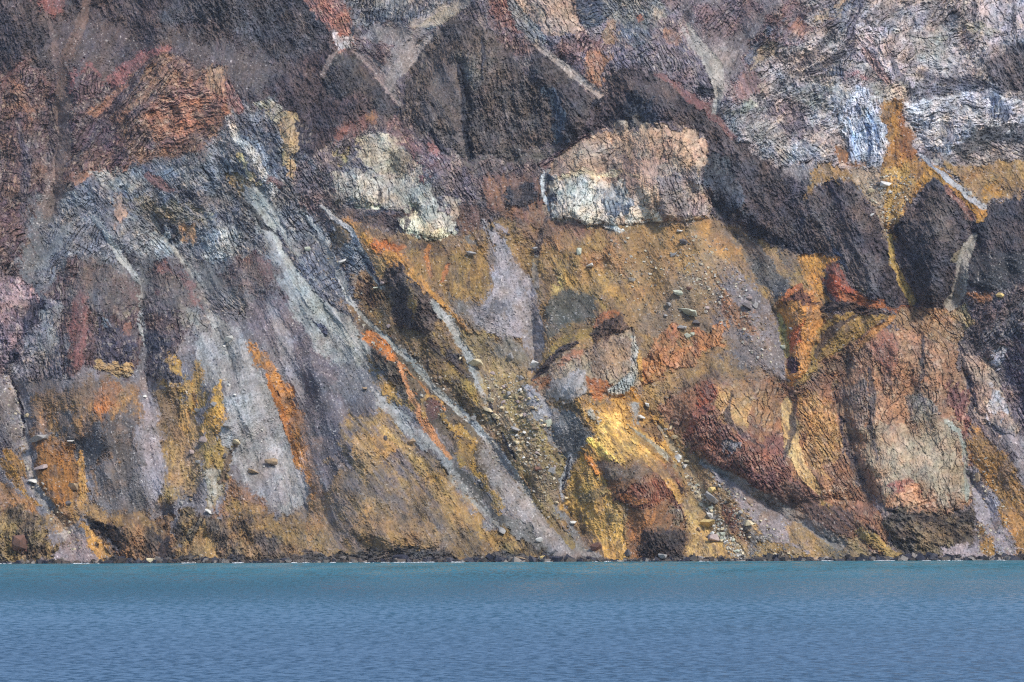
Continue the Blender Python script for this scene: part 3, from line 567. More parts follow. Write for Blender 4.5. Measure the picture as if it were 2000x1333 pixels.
B 170,162,164 142,134,140 a90 s4 z26 k10 q20 | 1908,-100 2400,-100 2400,90 2000,88 1940,80 1918,40
F 176,168,170 150,138,144 a60 s5 z18 k14 q25 w1 | 1668,70 1690,40 1730,60 1740,110 1780,150 1800,180 1760,195 1720,160 1690,120 1668,105
F 160,132,128 134,116,120 a60 s4 L4,8,6 | 1690,100 1715,135 1740,165
B 154,148,136 120,114,112 a10 s5 z14 w1 | 1790,70 1850,70 1850,140 1810,150 1790,110
F 160,150,136 122,116,116 a20 s5 z14 | 1890,45 1935,50 1950,75 1900,70
F 84,84,102 108,100,112 a120 s5 L4,8,8,4 | 1690,10 1670,50 1665,90 1672,110
F 90,90,104 110,106,114 a140 s8 | 1620,20 1680,0 1720,-20 1690,20 1640,40
B 172,146,120 136,118,110 a130 s4 z12 | 1600,40 1650,20 1680,0 1650,40 1610,60
F 156,128,118 120,102,106 a130 s5 z10 | 1520,80 1570,50 1600,60 1560,100 1510,100
F 116,92,94 92,78,90 a130 s8 | 1500,40 1560,0 1600,30 1530,80 1460,140
D 150,102,78 124,92,84 a130 s5 o0.8 | 1545,60 1570,50 1590,60 1560,72
B 158,140,120 124,110,106 a150 s5 z14 | 1480,100 1530,90 1520,120 1470,140
F 164,158,148 122,116,118 a150 s5 z14 k8 q20 | 1560,180 1610,165 1650,190 1650,220 1600,230 1560,210
B 176,172,168 142,136,136 a60 s4 z14 | 1618,172 1648,182 1650,215 1622,208
F 152,144,130 112,108,110 a155 s4 z12 k10 q16 | 1430,215 1470,200 1492,225 1450,232 1425,228
F 162,160,158 118,116,124 a38 s5 z9 k10 q30 | 1480,250 1560,270 1620,300 1630,318 1580,328 1530,325 1490,300
F 90,86,100 112,104,114 a60 s8 | 1500,200 1560,220 1600,260 1570,270 1500,240
D 140,108,98 114,96,100 a70 s7 | 1440,150 1490,140 1480,190 1450,200
F 148,108,110 122,98,108 a60 s7 o0.8 | 1640,140 1690,150 1700,170 1650,165
F 74,82,102 100,100,114 a85 s5 | 1616,130 1640,130 1650,160 1630,160
F 78,86,104 110,108,118 a150 s5 | 1540,40 1500,90 1470,120 1490,80
R 92,88,98 76,76,90 a60 s7 | 1950,100 2010,90 2010,180 1960,180 1940,140
# ---- orange crests right of centre
D 182,124,56 156,108,58 a60 s3 w0.8 | 1562,508 1575,498 1600,506 1640,520 1608,542 1604,575 1624,598 1640,602 1615,598 1590,575 1576,545
D 156,74,50 128,64,52 a60 s4 w1 k6 q16 | 1604,560 1608,540 1628,524 1648,535 1662,560 1690,580 1740,600 1750,608 1690,610 1640,600 1612,580
D 172,92,48 144,82,52 a20 s4 w1 | 1640,580 1700,580 1745,600 1800,606 1700,612 1650,604
F 128,116,104 104,92,90 a50 s3 | 1640,525 1662,540 1690,575 1690,582 1660,560
D 184,122,60 158,106,62 a80 s3 w0.9 k12 q25 | 1518,612 1530,585 1560,560 1585,570 1606,600 1625,640 1600,680 1582,735 1552,765 1542,740 1540,700 1528,655
D 184,92,52 166,88,56 a110 s5 w1 | 1540,650 1570,640 1565,680 1545,690 1538,670
D 152,132,76 136,118,76 a80 s3 L5,6,4 | 1524,620 1530,660 1540,700
R 100,70,62 84,66,64 a60 s4 | 1535,590 1548,572 1566,564 1588,580 1596,598 1570,596
D 168,94,54 146,84,54 a150 s2 L2,4,3 | 1536,586 1550,568 1566,561
R 88,66,84 74,62,76 a90 s4 | 1545,715 1560,712 1562,740 1550,745
D 146,112,58 122,96,60 a135 s4 w1 k10 q30 | 1590,690 1605,650 1630,620 1680,612 1740,610 1700,650 1670,680 1640,700 1600,730 1560,770 1570,735
R 84,68,62 74,66,66 a160 s3 L4,8,6,2 | 1612,608 1650,604 1690,612 1740,616
D 96,78,62 82,72,64 a135 s3 L2,5,6,3 | 1680,618 1640,640 1612,665 1596,700
D 168,112,60 140,98,62 a140 s3 L3,5,4 | 1748,620 1710,655 1670,690
F 134,98,76 108,84,74 a50 s5 z10 | 1600,720 1650,690 1690,660 1650,740 1600,760 1570,770
B 154,120,90 122,98,84 a60 s5 z10 k10 q20 | 1740,630 1760,608 1850,600 1880,620 1900,660 1880,700 1840,670 1780,650 1730,650
B 164,138,100 124,106,90 a65 s4 z9 | 1850,610 1890,600 1910,640 1880,650
D 158,100,66 128,88,68 a60 s4 k5 q10 | 1905,580 1940,570 1950,585 1930,600 1905,598
R 98,86,92 82,76,86 a120 s6 z9 | 1900,600 1960,590 2010,550 2400,540 2400,660 2010,650 1930,680 1900,660
F 118,112,112 90,86,94 a130 s5 z9 k10 q20 | 1920,650 1980,600 2010,590 2010,640 1960,680 1930,680
B 184,180,184 156,148,152 a120 s3 z16 k8 q12 | 1922,690 1945,680 1966,686 1962,705 1940,720 1924,706
D 156,116,66 120,96,72 a70 s9 w1.6 o0.8 | 60,1000 160,980 290,1000 330,1030 250,1040 180,1010 120,1040
D 160,120,66 124,100,72 a75 s8 w1.6 o0.8 | 440,960 520,1000 590,1010 640,1060 600,1090 520,1040 450,1010
D 164,124,66 128,102,70 a55 s8 w1.5 o0.7 | 820,900 870,930 940,1000 1010,1080 940,1060 860,990
D 158,118,70 128,100,74 a60 s8 w1.4 o0.7 | 1180,560 1290,520 1330,540 1290,600 1240,640 1200,610
D 162,122,66 130,104,70 a60 s8 w1.4 o0.8 | 1090,450 1200,455 1180,500 1110,500
D 164,124,66 132,104,68 a60 s9 w1.5 o0.75 | 1040,500 1120,500 1240,540 1230,600 1120,570
D 158,116,68 126,98,70 a55 s9 w1.5 o0.75 | 1230,460 1340,450 1330,520 1240,520
D 160,118,66 128,100,70 a55 s9 w1.4 o0.6 | 1270,730 1400,700 1500,740 1400,750 1300,770
D 154,118,70 104,92,84 a55 s9 w1.6 o0.6 | 560,1010 700,900 860,960 1000,1090 640,1095
D 170,128,70 134,106,70 a60 s7 w1.3 o0.8 | 1520,1010 1560,1020 1640,1080 1600,1100 1540,1060
F 150,150,148 108,106,114 a150 s7 z9 o0.7 | 1420,230 1500,240 1560,270 1500,270 1440,255
F 64,62,74 84,80,88 a150 s5 z8 o0.8 L4,8,5 | 1560,150 1600,140 1650,110
F 60,62,78 84,84,94 a100 s4 z8 o0.8 L3,6,3 | 1750,120 1760,150 1790,190
F 60,60,76 84,82,92 a20 s4 z8 o0.8 L3,6,7,3 | 1800,150 1850,165 1900,160 1960,190
F 62,62,76 90,88,96 a90 s3 z8 o0.8 L2,5,3 | 1905,-10 1912,30 1915,60
F 62,62,76 90,88,96 a90 s3 z8 o0.8 L2,3,2 | 1985,10 1988,50 1990,80
F 60,58,70 84,78,84 a60 s5 z8 o0.7 L3,7,4 | 1640,60 1600,110 1560,130
F 176,166,154 132,124,120 a150 s5 z11 o0.7 | 1700,170 1760,165 1790,185 1740,200 1700,195
F 176,170,164 132,126,126 a10 s5 z11 o0.7 | 1800,110 1880,105 1890,140 1820,150
F 66,62,76 90,80,86 a120 s4 z8 o0.8 L3,6,6,3 | 300,110 250,180 200,240 140,320
F 160,118,92 120,92,84 a120 s4 z9 o0.7 L4,7,5 | 330,130 280,190 240,230
F 156,112,86 120,90,82 a60 s5 z9 o0.7 | 20,150 60,160 90,210 60,230 30,200
F 72,66,78 92,82,86 a75 s5 z8 o0.8 L4,8,5 | 100,190 110,260 100,330
F 72,66,80 92,82,90 a75 s5 z8 o0.8 L4,7,5 | 40,230 60,310 50,400
F 164,160,152 118,116,122 a50 s5 z9 o0.7 | 340,330 400,330 420,350 370,360
F 150,134,110 110,106,108 a40 s6 z9 o0.7 | 230,380 300,375 320,410 260,420
R 50,54,66 66,66,76 a60 s3 o0.8 L2,5,4,2 | 470,380 500,410 520,440 550,460
F 60,60,72 84,80,84 a85 s4 z8 o0.8 L2,5,4,2 | 1700,720 1708,780 1700,840 1720,900
F 60,58,68 88,80,80 a80 s4 z8 o0.8 L2,4,3,2 | 1800,660 1806,720 1796,760
F 62,56,62 90,78,74 a100 s4 z8 o0.8 L2,5,5,2 | 1560,780 1550,840 1530,900
F 60,54,60 86,72,72 a60 s4 z8 o0.8 L2,5,4,2 | 1430,770 1420,820 1450,850 1490,880
B 190,176,160 160,144,130 a80 s5 z10 o0.7 | 880,395 905,400 900,430 880,425
S 150,140,130 134,124,118 a95 s2 w0.5 L3,8,9,11,12,10 | 1908,465 1895,490 1886,520 1884,550 1876,580 1862,600
D 176,142,74 146,118,72 a75 s2 w0.4 L4,5,5,6,6 | 1742,468 1745,520 1754,535 1770,565 1784,596
S 150,134,130 132,118,118 a125 s3 w0.5 L2,8,14,6,2 | 850,66 822,98 792,128 766,160 790,205
S 160,142,136 140,124,120 a45 s2 w0.5 L3,5,6,6,3 | 1050,88 1085,112 1125,145 1160,170 1178,188
S 158,150,146 136,128,126 a50 s3 w0.5 L4,8,14,10,6,4 | 1350,50 1375,95 1400,135 1408,165 1408,195 1402,222
S 148,140,136 126,118,118 a57 s3 w0.5 L4,5,7,8,10 | 1370,905 1420,932 1480,968 1550,1010 1640,1065
D 132,108,88 104,88,80 a65 s10 w1.8 o0.6 | 1020,430 1100,425 1180,450 1130,480 1050,470
D 120,100,84 96,82,76 a60 s10 w1.8 o0.55 | 640,390 700,400 780,440 760,470 690,440
D 118,98,82 92,80,76 a50 s10 w1.8 o0.5 | 1400,430 1480,480 1560,510 1560,540 1460,510 1400,470
D 126,100,82 98,84,78 a70 s9 w1.6 o0.6 | 1300,765 1360,740 1480,740 1560,755 1480,775 1360,775
D 120,96,76 96,80,72 a55 s9 w1.6 o0.6 | 1380,905 1460,950 1540,985 1640,1040 1560,1030 1460,985
D 128,100,76 98,80,72 a80 s9 w1.6 o0.55 | 1650,700 1670,800 1680,900 1720,980 1680,960 1645,860
D 118,100,82 94,82,76 a80 s9 w1.6 o0.5 | 60,740 200,730 290,740 280,770 160,770 80,780
S 118,110,108 98,92,94 a65 s10 w1.8 o0.5 | 120,560 180,490 260,540 400,520 560,500 560,560 430,600 300,600 180,600
D 130,108,82 102,88,80 a75 s9 w1.6 o0.55 | 1170,890 1240,900 1330,920 1340,960 1240,930 1180,930
# ---- shoreline rocks
R 84,80,80 58,58,66 a160 s3 z8 k6 q10 w1.5 | -300,1086 100,1086 240,1087 330,1084 420,1088 520,1090 600,1082 700,1080 800,1078 900,1076 1000,1088 1100,1096 1250,1094 1340,1088 1440,1096 1700,1098 1800,1092 1900,1096 2400,1098 2400,1140 -300,1140
M -14 40 | 600,420 700,602 790,690 880,785 970,880 1060,1000 1170,1110
M -12 30 | 1040,560 1045,720 1080,820 1100,900 1100,980 1160,1100
M 10 35 | 740,470 800,560 870,660 950,780
M 14 40 | 1120,440 1160,560 1200,620
M -12 25 | 115,380 75,510 20,720 46,830 72,945 150,1070
M -14 30 | 1740,470 1745,530 1785,598
M -14 30 | 1908,460 1885,520 1865,590
M -9 35 | 1290,830 1340,915 1385,1000 1450,1090
M -8 20 | 1370,905 1450,960 1560,1030 1700,1100
M -12 30 | 700,100 765,165 792,210 790,260
M -12 30 | 1050,88 1110,135 1178,186 1165,250 1095,310
M -14 35 | 1340,40 1400,165 1405,225
M -8 30 | 1430,450 1500,580 1540,680 1550,770
M 16 50 | 340,70 450,180 480,290 560,420 620,560
M 8 22 | 290,500 200,430 180,410
M -9 20 | 180,420 262,530 284,660 300,900
M -9 20 | 300,420 402,560 450,700
M 16 60 | 620,660 680,860 700,1000
M -12 50 | 560,800 600,1000
M 12 50 | 850,880 950,1060
M 14 60 | 430,500 470,640 480,800
M -10 20 | 1890,930 1930,1000 1975,1090
M -14 26 | 120,200 115,300 105,400
M -12 22 | 225,175 195,230 160,260
M 14 40 | 1620,540 1680,580
M 10 30 | 1560,560 1550,640 1560,720
M -12 22 | 1600,510 1620,600 1600,680
M -10 30 | 1700,990 1620,980 1500,990
M -20 70 | 1760,220 1745,460
M 14 30 | 172,112 165,180 150,260
M 16 35 | 320,82 280,180 250,300
M 14 30 | 50,118 60,220 50,360
M 14 30 | 440,126 430,220 400,290
M 18 30 | 676,96 690,190 660,270
M 16 35 | 1226,124 1300,240 1420,400 1560,480
M 14 30 | 1650,360 1680,460 1730,580
M 16 30 | 1832,336 1830,450 1820,580
M 12 26 | 165,500 160,600 150,730
M 12 26 | 335,505 330,600 320,730
M -10 18 | 905,125 915,220 924,310
M 14 40 | 1370,755 1420,850 1520,960
M -12 26 | 1650,720 1655,850 1700,980
M 12 30 | 1545,570 1570,650 1560,750
M 16 40 | 1250,920 1270,1000 1290,1090
M 12 30 | 780,520 830,650 900,760
M -14 40 | 1010,480 1050,600 1040,720
M 14 40 | 1180,620 1200,720 1150,780
M 14 30 | 250,1010 250,1090
M -10 18 | 320,1000 320,1095
M 12 25 | 400,1000 470,1090
"""

# ---------------------------------------------------------------- terrain grid (column, row on the face; denser where the photo looks)
def axis(a, b, lo, hi, n):
    core = np.arange(a, b+0.01, STEP)
    t = np.linspace(0, 1, n+1)[1:]**1.6
    return np.concatenate([(a+(lo-a)*t)[::-1], core, b+(hi-b)*t])
us = axis(-16, 2016, -420, 2420, 60); vs = axis(-12, 1122, -230, 1150, 24)
U, V = np.meshgrid(us, vs); U = U.astype(f32); V = V.astype(f32)
print("grid", U.shape)
WX = (fbm(U/45, V/45, 4, 1)-0.5)*34 + (vn(U/5, V/5, 4)-0.5)*4
WY = (fbm(U/45+50, V/45, 4, 2)-0.5)*34 + (vn(U/5+9, V/5, 5)-0.5)*4
BR = fbm(U/18, V/18, 5, 6, 0.6)-0.5
BR2 = vn(U/3.3, V/3.3, 11)+vn(U/1.9, V/1.9, 12)-1
HOLE = fbm(U/24+90, V/24, 5, 13, 0.65)

def poly_sd(px, py, pts):
    """signed distance, positive inside"""
    d = np.full(px.shape, 1e9, f32); ins = np.zeros(px.shape, bool)
    n = len(pts)
    for i in range(n):
        x0, y0 = pts[i]; x1, y1 = pts[(i+1) % n]
        ex, ey = x1-x0, y1-y0; L = ex*ex+ey*ey+1e-9
        t = np.clip(((px-x0)*ex+(py-y0)*ey)/L, 0, 1)
        d = np.minimum(d, (px-x0-t*ex)**2+(py-y0-t*ey)**2)
        if y0 != y1:
            ins ^= ((y0 > py) != (y1 > py)) & (px < (x1-x0)*(py-y0)/(y1-y0)+x0)
    return np.where(ins, 1, -1)*np.sqrt(d)
def line_d(px, py, pts, ws=None):
    """distance minus tapering half-width, negative of it (positive inside)"""
    best = np.full(px.shape, -1e9, f32)
    n = len(pts)
    if ws is None: ws = [0]
    tt = np.linspace(0, len(ws)-1, n); W = np.interp(tt, range(len(ws)), ws)
    for i in range(n-1):
        x0, y0 = pts[i]; x1, y1 = pts[i+1]
        ex, ey = x1-x0, y1-y0; L = ex*ex+ey*ey+1e-9
        t = np.clip(((px-x0)*ex+(py-y0)*ey)/L, 0, 1)
        d = np.sqrt((px-x0-t*ex)**2+(py-y0-t*ey)**2)
        best = np.maximum(best, W[i]+(W[i+1]-W[i])*t-d)
    return best

def facets(u, v, size, ang, k, s, kind=0):
    a, b = rot(u, v, ang)
    return vor(a/(size*k)+s*3.7, b/size+s*1.3, kind)

def lines(a, b, la, lb, w, s):
    """thin wandering joints, 0..1"""
    n = fbm(a/la+s, b/lb+s*2, 3, s+4)
    g = np.exp(-((n-0.5)/w)**2)
    n2 = vn(a/(la*0.7)+31, b/(lb*1.4)+s, s+8)
    return g*sm(0.35, 0.6, n2)
def joints(a, b, sp, w, s, gate=0.45):
    """a set of roughly parallel joints along a, spaced sp across b -> crack 0..1, strip number"""
    t = b/sp+s*3.3+1.3*(fbm(a/(sp*9)+s, b/(sp*6), 3, s+2)-0.5)+0.14*(vn(a/(sp*0.8), b/(sp*0.8), s+5)-0.5)
    k = np.floor(t); f = (0.5-np.abs(t-k-0.5))*sp
    gt = sm(gate, gate+0.12, vn(a/(sp*2.8)+k*7.31, k*1.73+s, s+7)-0.9*sm(0.50, 0.36, fbm(a/(sp*5)+s*9, b/(sp*4), 3, s+11)))
    ww = w*(0.6+0.9*vn(a/(sp*0.6)+k*3, k+s, s+1))
    return np.exp(-(f/ww)**2)*gt, k
def h2(i, j, s):
    return TAB[s % 16][(j.astype(np.int32)*31+i.astype(np.int32)*7) & 511, (i.astype(np.int32)*17+j.astype(np.int32)*3) & 511]
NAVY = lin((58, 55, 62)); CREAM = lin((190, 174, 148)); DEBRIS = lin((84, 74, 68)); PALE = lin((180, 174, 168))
def texture(kind, u, v, ang, z, p, s, A, B):
    """relief in metres (towards the camera) and the stone's own colour"""
    a, b = rot(u, v, ang)
    patch = fbm(a/(p*1.8)+s, b/p+s*2, 5, s, 0.62)
    f1 = vn(u*0.52+s, v*0.52, s+3); f2 = vn(u*0.24, v*0.24+s, s+5)
    fine = 0.6*f1+0.4*f2
    tint = 0; tcol = A; tint2 = 0
    if kind == 'S':
        st = fbm(a/110+s, b/6.0, 4, s+1, 0.6); s2 = fbm(a/160+s, b/22, 3, s+8)
        h = (f1-0.5)*1.0+(f2-0.5)*0.6+(st-0.5)*1.5+(s2-0.5)*6.0
        mix = sm(0.32, 0.68, patch*0.35+st*0.40+s2*0.25)
        br = 1+0.80*(st-0.5)+0.70*(s2-0.5)+0.75*(fine-0.5)
        tint = sm(0.82, 0.90, vn(u*0.42+s*3, v*0.42, s+9))*0.5; tcol = PALE
        tint2 = sm(0.60, 0.75, fbm(a/9+s, b/4, 4, s+6, 0.65))*0.45
    elif kind == 'D':
        st = fbm(a/70+s, b/6, 4, s+1, 0.6)
        md = fbm(u/9, v/9+s, 4, s+2, 0.65)
        h = (f1-0.5)*1.5+(f2-0.5)*1.1+(md-0.5)*4.0+(fbm(a/90, b/20, 3, s+4)-0.5)*8+(st-0.5)*2.6
        mix = sm(0.32, 0.66, patch*0.55+st*0.45)
        br = 1+0.55*(md-0.5)+0.85*(fine-0.5)+0.6*(st-0.5)
        tint = sm(0.86, 0.93, vn(u*0.40+s*3, v*0.40, s+9))*0.5; tcol = PALE
        tint2 = sm(0.50, 0.70, fbm(a/22+s, b/7, 5, s+6, 0.7))*0.55
    elif kind == 'R':
        wx = (fbm(u/12, v/12, 3, s+6)-0.5)*z*1.4
        F, E, I = facets(u+wx, v+wx*0.7, z*0.8, ang, 1.9, s)
        F2, E2, I2 = facets(u-wx, v+wx, z*0.42, ang+15, 1.9, s+2, 1)
        rg = ridged(a/(z*2.6)+s, b/(z*0.8), 5, s+1, 0.7); rb = ridged(a/(z*9), b/(z*3)+s, 3, s+9)
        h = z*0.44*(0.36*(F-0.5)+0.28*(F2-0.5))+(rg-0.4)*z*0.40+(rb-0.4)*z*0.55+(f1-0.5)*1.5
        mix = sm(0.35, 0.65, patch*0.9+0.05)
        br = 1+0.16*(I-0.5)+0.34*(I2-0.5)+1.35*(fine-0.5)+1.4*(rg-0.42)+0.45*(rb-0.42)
        tint = sm(0.90, 0.96, vn(u*0.33+s*3, v*0.33, s+9))*0.16; tcol = PALE; tint2 = (I2 < 0.14)*0.4
    elif kind == 'B':
        z = z*0.85; wx = (fbm(u/26, v/26, 4, s+6)-0.5)*z*1.9; wy = (fbm(u/26+31, v/26, 4, s+8)-0.5)*z*1.7
        aa, bb = rot(u+wx, v+wy, ang)
        a5, b5 = rot(aa, bb, 70)
        c1, k1 = joints(aa, bb, z*1.35, 0.8, s, 0.38); c2, k2 = joints(b5, a5, z*2.0, 0.75, s+1, 0.46)
        a3, b3 = rot(aa, bb, 38); c3, k3 = joints(a3, b3, z*1.9, 0.75, s+2, 0.50)
        d1, m1 = joints(aa, bb+aa*0.12, z*0.48, 0.55, s+3, 0.50); d2, m2 = joints(bb, aa-bb*0.15, z*0.62, 0.55, s+4, 0.52)
        big_, sml = h2(k1, k2, s), h2(m1, m2, s+5)
        F3, E3, I3 = facets(u, v, z*0.30, ang+20, 1.6, s+5)
        cr = np.maximum.reduce([c1, c2, c3*0.9]); c4 = np.maximum(d1, d2)
        h = z*0.44*(0.34*(big_-0.5)+0.20*(sml-0.5)+0.13*(F3-0.5)+0.12*(h2(k3, k3, s+3)-0.5))-1.7*cr-0.8*c4+(f1-0.5)*1.0
        h = h+(fbm(a/60, b/30, 3, s+1)-0.5)*5
        mix = sm(0.3, 0.7, patch*0.62+big_*0.22+sml*0.16)
        br = (1+0.18*(big_-0.5)+0.22*(sml-0.5)+0.25*(I3-0.5)+0.6*(fine-0.5))*(1-0.25*c4)*(1-0.48*cr)  # joints darkened: crevice shade painted into the cliff colour
        tint = sm(0.72, 1.0, sml)*0.25; tcol = CREAM; tint2 = (I3 < 0.12)*0.25+cr*0.3  # cream and dark blocks are mineral; the crack part is painted shade
    else:  # F
        z = z*0.75; wx = (fbm(u/30, v/30, 4, s+6)-0.5)*z*2.6; wy = (fbm(u/30+31, v/30, 4, s+8)-0.5)*z*2.6
        aa, bb = rot(u+wx, v+wy, ang)
        st = ridged(aa/(z*3.6)+s, bb/(z*0.55), 5, s+1, 0.68)
        c1, k1 = joints(aa, bb, z*1.05, 0.8, s, 0.42); c2, k2 = joints(bb, aa, z*2.4, 0.7, s+1, 0.52)
        d1, m1 = joints(aa, bb, z*0.42, 0.55, s+3, 0.50)
        F2, E2, I2 = facets(u+wy, v+wx, z*0.40, ang+8, 2.2, s+2, 1)
        k3 = h2(k1, k2, s)
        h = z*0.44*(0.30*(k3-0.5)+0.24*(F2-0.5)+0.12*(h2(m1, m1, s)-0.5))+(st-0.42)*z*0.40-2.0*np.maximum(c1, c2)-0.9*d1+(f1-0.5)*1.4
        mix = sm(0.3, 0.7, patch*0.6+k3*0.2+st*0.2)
        br = (1+0.2*(k3-0.5)+0.30*(I2-0.5)+0.9*(st-0.42)+0.85*(fine-0.5))*(1-0.30*d1)*(1-0.55*np.maximum(c1, c2))  # shade along the joints is painted into the colour
        tint = sm(0.75, 1.0, I2)*0.25; tcol = CREAM; tint2 = np.clip((I2 < 0.14)*0.3+c1*0.35, 0, 1)  # dark facets are mineral; navy along joints is painted shade
    c = A+(B-A)*mix[..., None]
    if not np.isscalar(tint): c = c+(tcol-c)*tint[..., None]
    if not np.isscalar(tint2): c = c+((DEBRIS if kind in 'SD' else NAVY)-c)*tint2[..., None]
    return h, c*np.clip(br, 0.25, 2.2)[..., None]

COL = np.zeros(U.shape+(3,), f32); COL[:] = lin((110, 98, 92))
H = np.zeros(U.shape, f32); BULGE = np.zeros(U.shape, f32); KIND = np.zeros(U.shape, np.int8); SOFTG = np.zeros(U.shape, f32)
ALB = 1.0
def tone(t, kind):
    c = np.array([float(q) for q in t.split(',')]); g = c.mean(); c = g+(c-g)*0.99
    if kind == 'S': c = g+(c-g)*0.80; c[1] += 2
    if c[0]-c[2] > 75: c = g+(c-g)*0.90
    if kind == 'B' and g > 170: c *= 0.92
    if c[2] > c[1]: c[2] = c[1]+(c[2]-c[1])*(0.45 if c[0] > c[2]-4 else 0.7)
    if kind == 'S': c[2] -= 2
    if kind == 'D' and c[0]-c[2] > 50: c[1] += 3
    if kind in 'BF' and c[0]-c[2] > 18: c[0] -= 1; c[2] -= 3
    if kind == 'R': c[2] -= 5; c[0] += 2
    if kind != 'R': c *= 1.03
    return lin(c)*(0.95 if kind != 'R' else 0.97)*(0.86 if kind == 'S' else 1)
KID = {'S': 0, 'D': 1, 'R': 2, 'B': 3, 'F': 4}
_h, _c = texture('F', U, V, 60, 9, 26, 6, lin((112, 100, 96)), lin((92, 84, 90))); H += _h; COL[:] = _c
def block(x0, x1, y0, y1):
    i0, i1 = np.searchsorted(us, [x0, x1]); j0, j1 = np.searchsorted(vs, [y0, y1])
    return slice(max(j0, 0), j1), slice(max(i0, 0), i1)
LAND = {
 '872,45': ('rock_buttress', 'broad dark rounded buttress at top centre split by a black cleft'),
 '1040,86': ('rock_buttress', 'dark buttress with a wet black streak under the thin pink chute'),
 '640,150': ('rock_buttress', 'pointed dark buttress left of the pink scree funnel'),
 '1182,190': ('rock_ridge', 'long dark ridge curving above the pale cliff and down to the right'),
 '1745,462': ('rock_buttress', 'dark cone between the ochre chute and the grey chute'),
 '1912,452': ('rock_buttress', 'dark cone at the right edge beyond the grey chute'),
 '1092,312': ('cliff', 'tan cracked cliff block with a cream lower left face'),
 '640,380': ('cliff', 'broken cream and grey outcrop above the orange belt'),
 '1300,800': ('cliff', 'cracked rust and yellow rock face left of the great pink cliff'),
 '1655,700': ('cliff', 'great cracked pinkish cliff at lower right with a pale patch'),
 '1880,700': ('cliff', 'narrow tan cliff at the right edge beside the red stripe'),
 '1252,700': ('rock_outcrop', 'orange cracked outcrops on the dark gravel of the middle slope'),
 '1048,745': ('rock_outcrop', 'grey and rusty crag with a pale green edge at mid slope'),
 '757,540': ('rock_outcrop', 'small dark hill beside the orange belt'),
 '1172,905': ('rock_outcrop', 'red brown knob below the yellow fan reaching the shore'),
 '170,1012': ('rock_outcrop', 'brown shore rocks with a dark cave at lower left'),
 '-300,990': ('rock_outcrop', 'olive brown shore rocks in the bottom left corner'),
 '395,640': ('scree_slope', 'big grey scree fan left of the orange stripe'),
 '946,432': ('scree_slope', 'lilac grey scree fan below the saddle at the centre'),
 '1640,180': ('cliff', 'white and blue streaked cliff left of the ochre chute'),
 '245,180': ('cliff', 'reddish banded cliff at upper left'),
}
LANDS = list(LAND.items()); REG = np.zeros(U.shape, np.int16)
for li, line in enumerate(BEDS.strip().split('\n')):
    line = line.strip()
    if not line or line[0] == '#': continue
    hd, pt = line.split('|'); hd = hd.split()
    pts = [tuple(float(q) for q in w.split(',')) for w in pt.split()]
    kind = hd[0]
    if kind == 'M':
        k, q = float(hd[1]), float(hd[2])
        xs, ys = zip(*pts); m = 3*q
        sl_ = block(min(xs)-m, max(xs)+m, min(ys)-m, max(ys)+m)
        d = -line_d(U[sl_]+WX[sl_]*0.6, V[sl_]+WY[sl_]*0.6, pts)
        BULGE[sl_] += (1.25*k*np.exp(-np.clip(d, 0, 1e9)/q*1.1-0.3*(d/q)**2) if k < 0 else 0.9*k*np.exp(-(d/q)**2))
        continue
    A = tone(hd[1], kind); B = tone(hd[2], kind)
    op = dict(a=60, s=4, w=1, z=10, k=0, q=20, h=1, o=1, p=26); ws = None
    for t in hd[3:]:
        if t[0] == 'L': ws = [float(q) for q in t[1:].split(',')]
        else: op[t[0]] = float(t[1:])
    xs, ys = zip(*pts); m = 26+(max(ws) if ws else 0)
    sl_ = block(min(xs)-m, max(xs)+m, min(ys)-m, max(ys)+m)
    u = U[sl_]; v = V[sl_]
    if u.size == 0: continue
    wk = op['w']*(0.45 if ws else 1)
    pu = u+WX[sl_]*wk; pv = v+WY[sl_]*wk
    sd = line_d(pu, pv, pts, [q*1.2+0.5 for q in ws]) if ws else poly_sd(pu, pv, pts)
    sd0 = sd; sd = sd+(BR[sl_]*(op['s']*3.0+(9 if kind in 'SD' else 6))+BR2[sl_]*(op['s']*0.8+3))*(0.5 if ws else 1)
    if kind in 'SD':
        fa, fb_ = rot(u, v, op['a']); sd = sd+(fbm(fa/75+li, fb_/5, 3, 5)-0.5)*(op['s']*1.6+5)*(0.3 if ws else 1)
    else:
        _f, _e, _i = facets(u, v, op['z']*1.3, op['a'], 1.3, li % 13); sd = sd0+(sd-sd0)*(0.5 if kind == 'B' else 0.9)+(_i-0.5)*op['z']*(1.3 if not ws else 0.2)
    sw = op['s']*(0.45 if kind in 'B' or ws else 0.9)
    alpha = sm(-sw, sw, sd)*op['o']
    if not ws: alpha = alpha*(1-(0.2 if kind in 'RB' else 0.38)*sm(0.57, 0.66, HOLE[sl_]+(op['w']-1)*0.03))
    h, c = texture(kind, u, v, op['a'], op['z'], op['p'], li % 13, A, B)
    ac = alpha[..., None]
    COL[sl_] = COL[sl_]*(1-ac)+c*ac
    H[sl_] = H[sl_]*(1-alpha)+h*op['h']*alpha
    K = KIND[sl_]; K[alpha > 0.5] = KID[kind]
    if pt.split()[0] in LAND: R_ = REG[sl_]; R_[sd0 > 0] = 1+[q[0] for q in LANDS].index(pt.split()[0])
    if op['k']:
        if ws: BULGE[sl_] += op['k']*0.6*np.exp(-np.clip(-sd0/op['q']+0.3, 0, 9)**2)
        else:
            t = np.clip((sd0+BR[sl_]*8)/(op['q']*1.25), 0, 1)
            BULGE[sl_] += op['k']*(0.62 if kind == 'R' else 0.42)*(t*(1.6-0.6*t) if kind != 'B' else (0.35*t+0.65*np.sqrt(t*(2-t))))

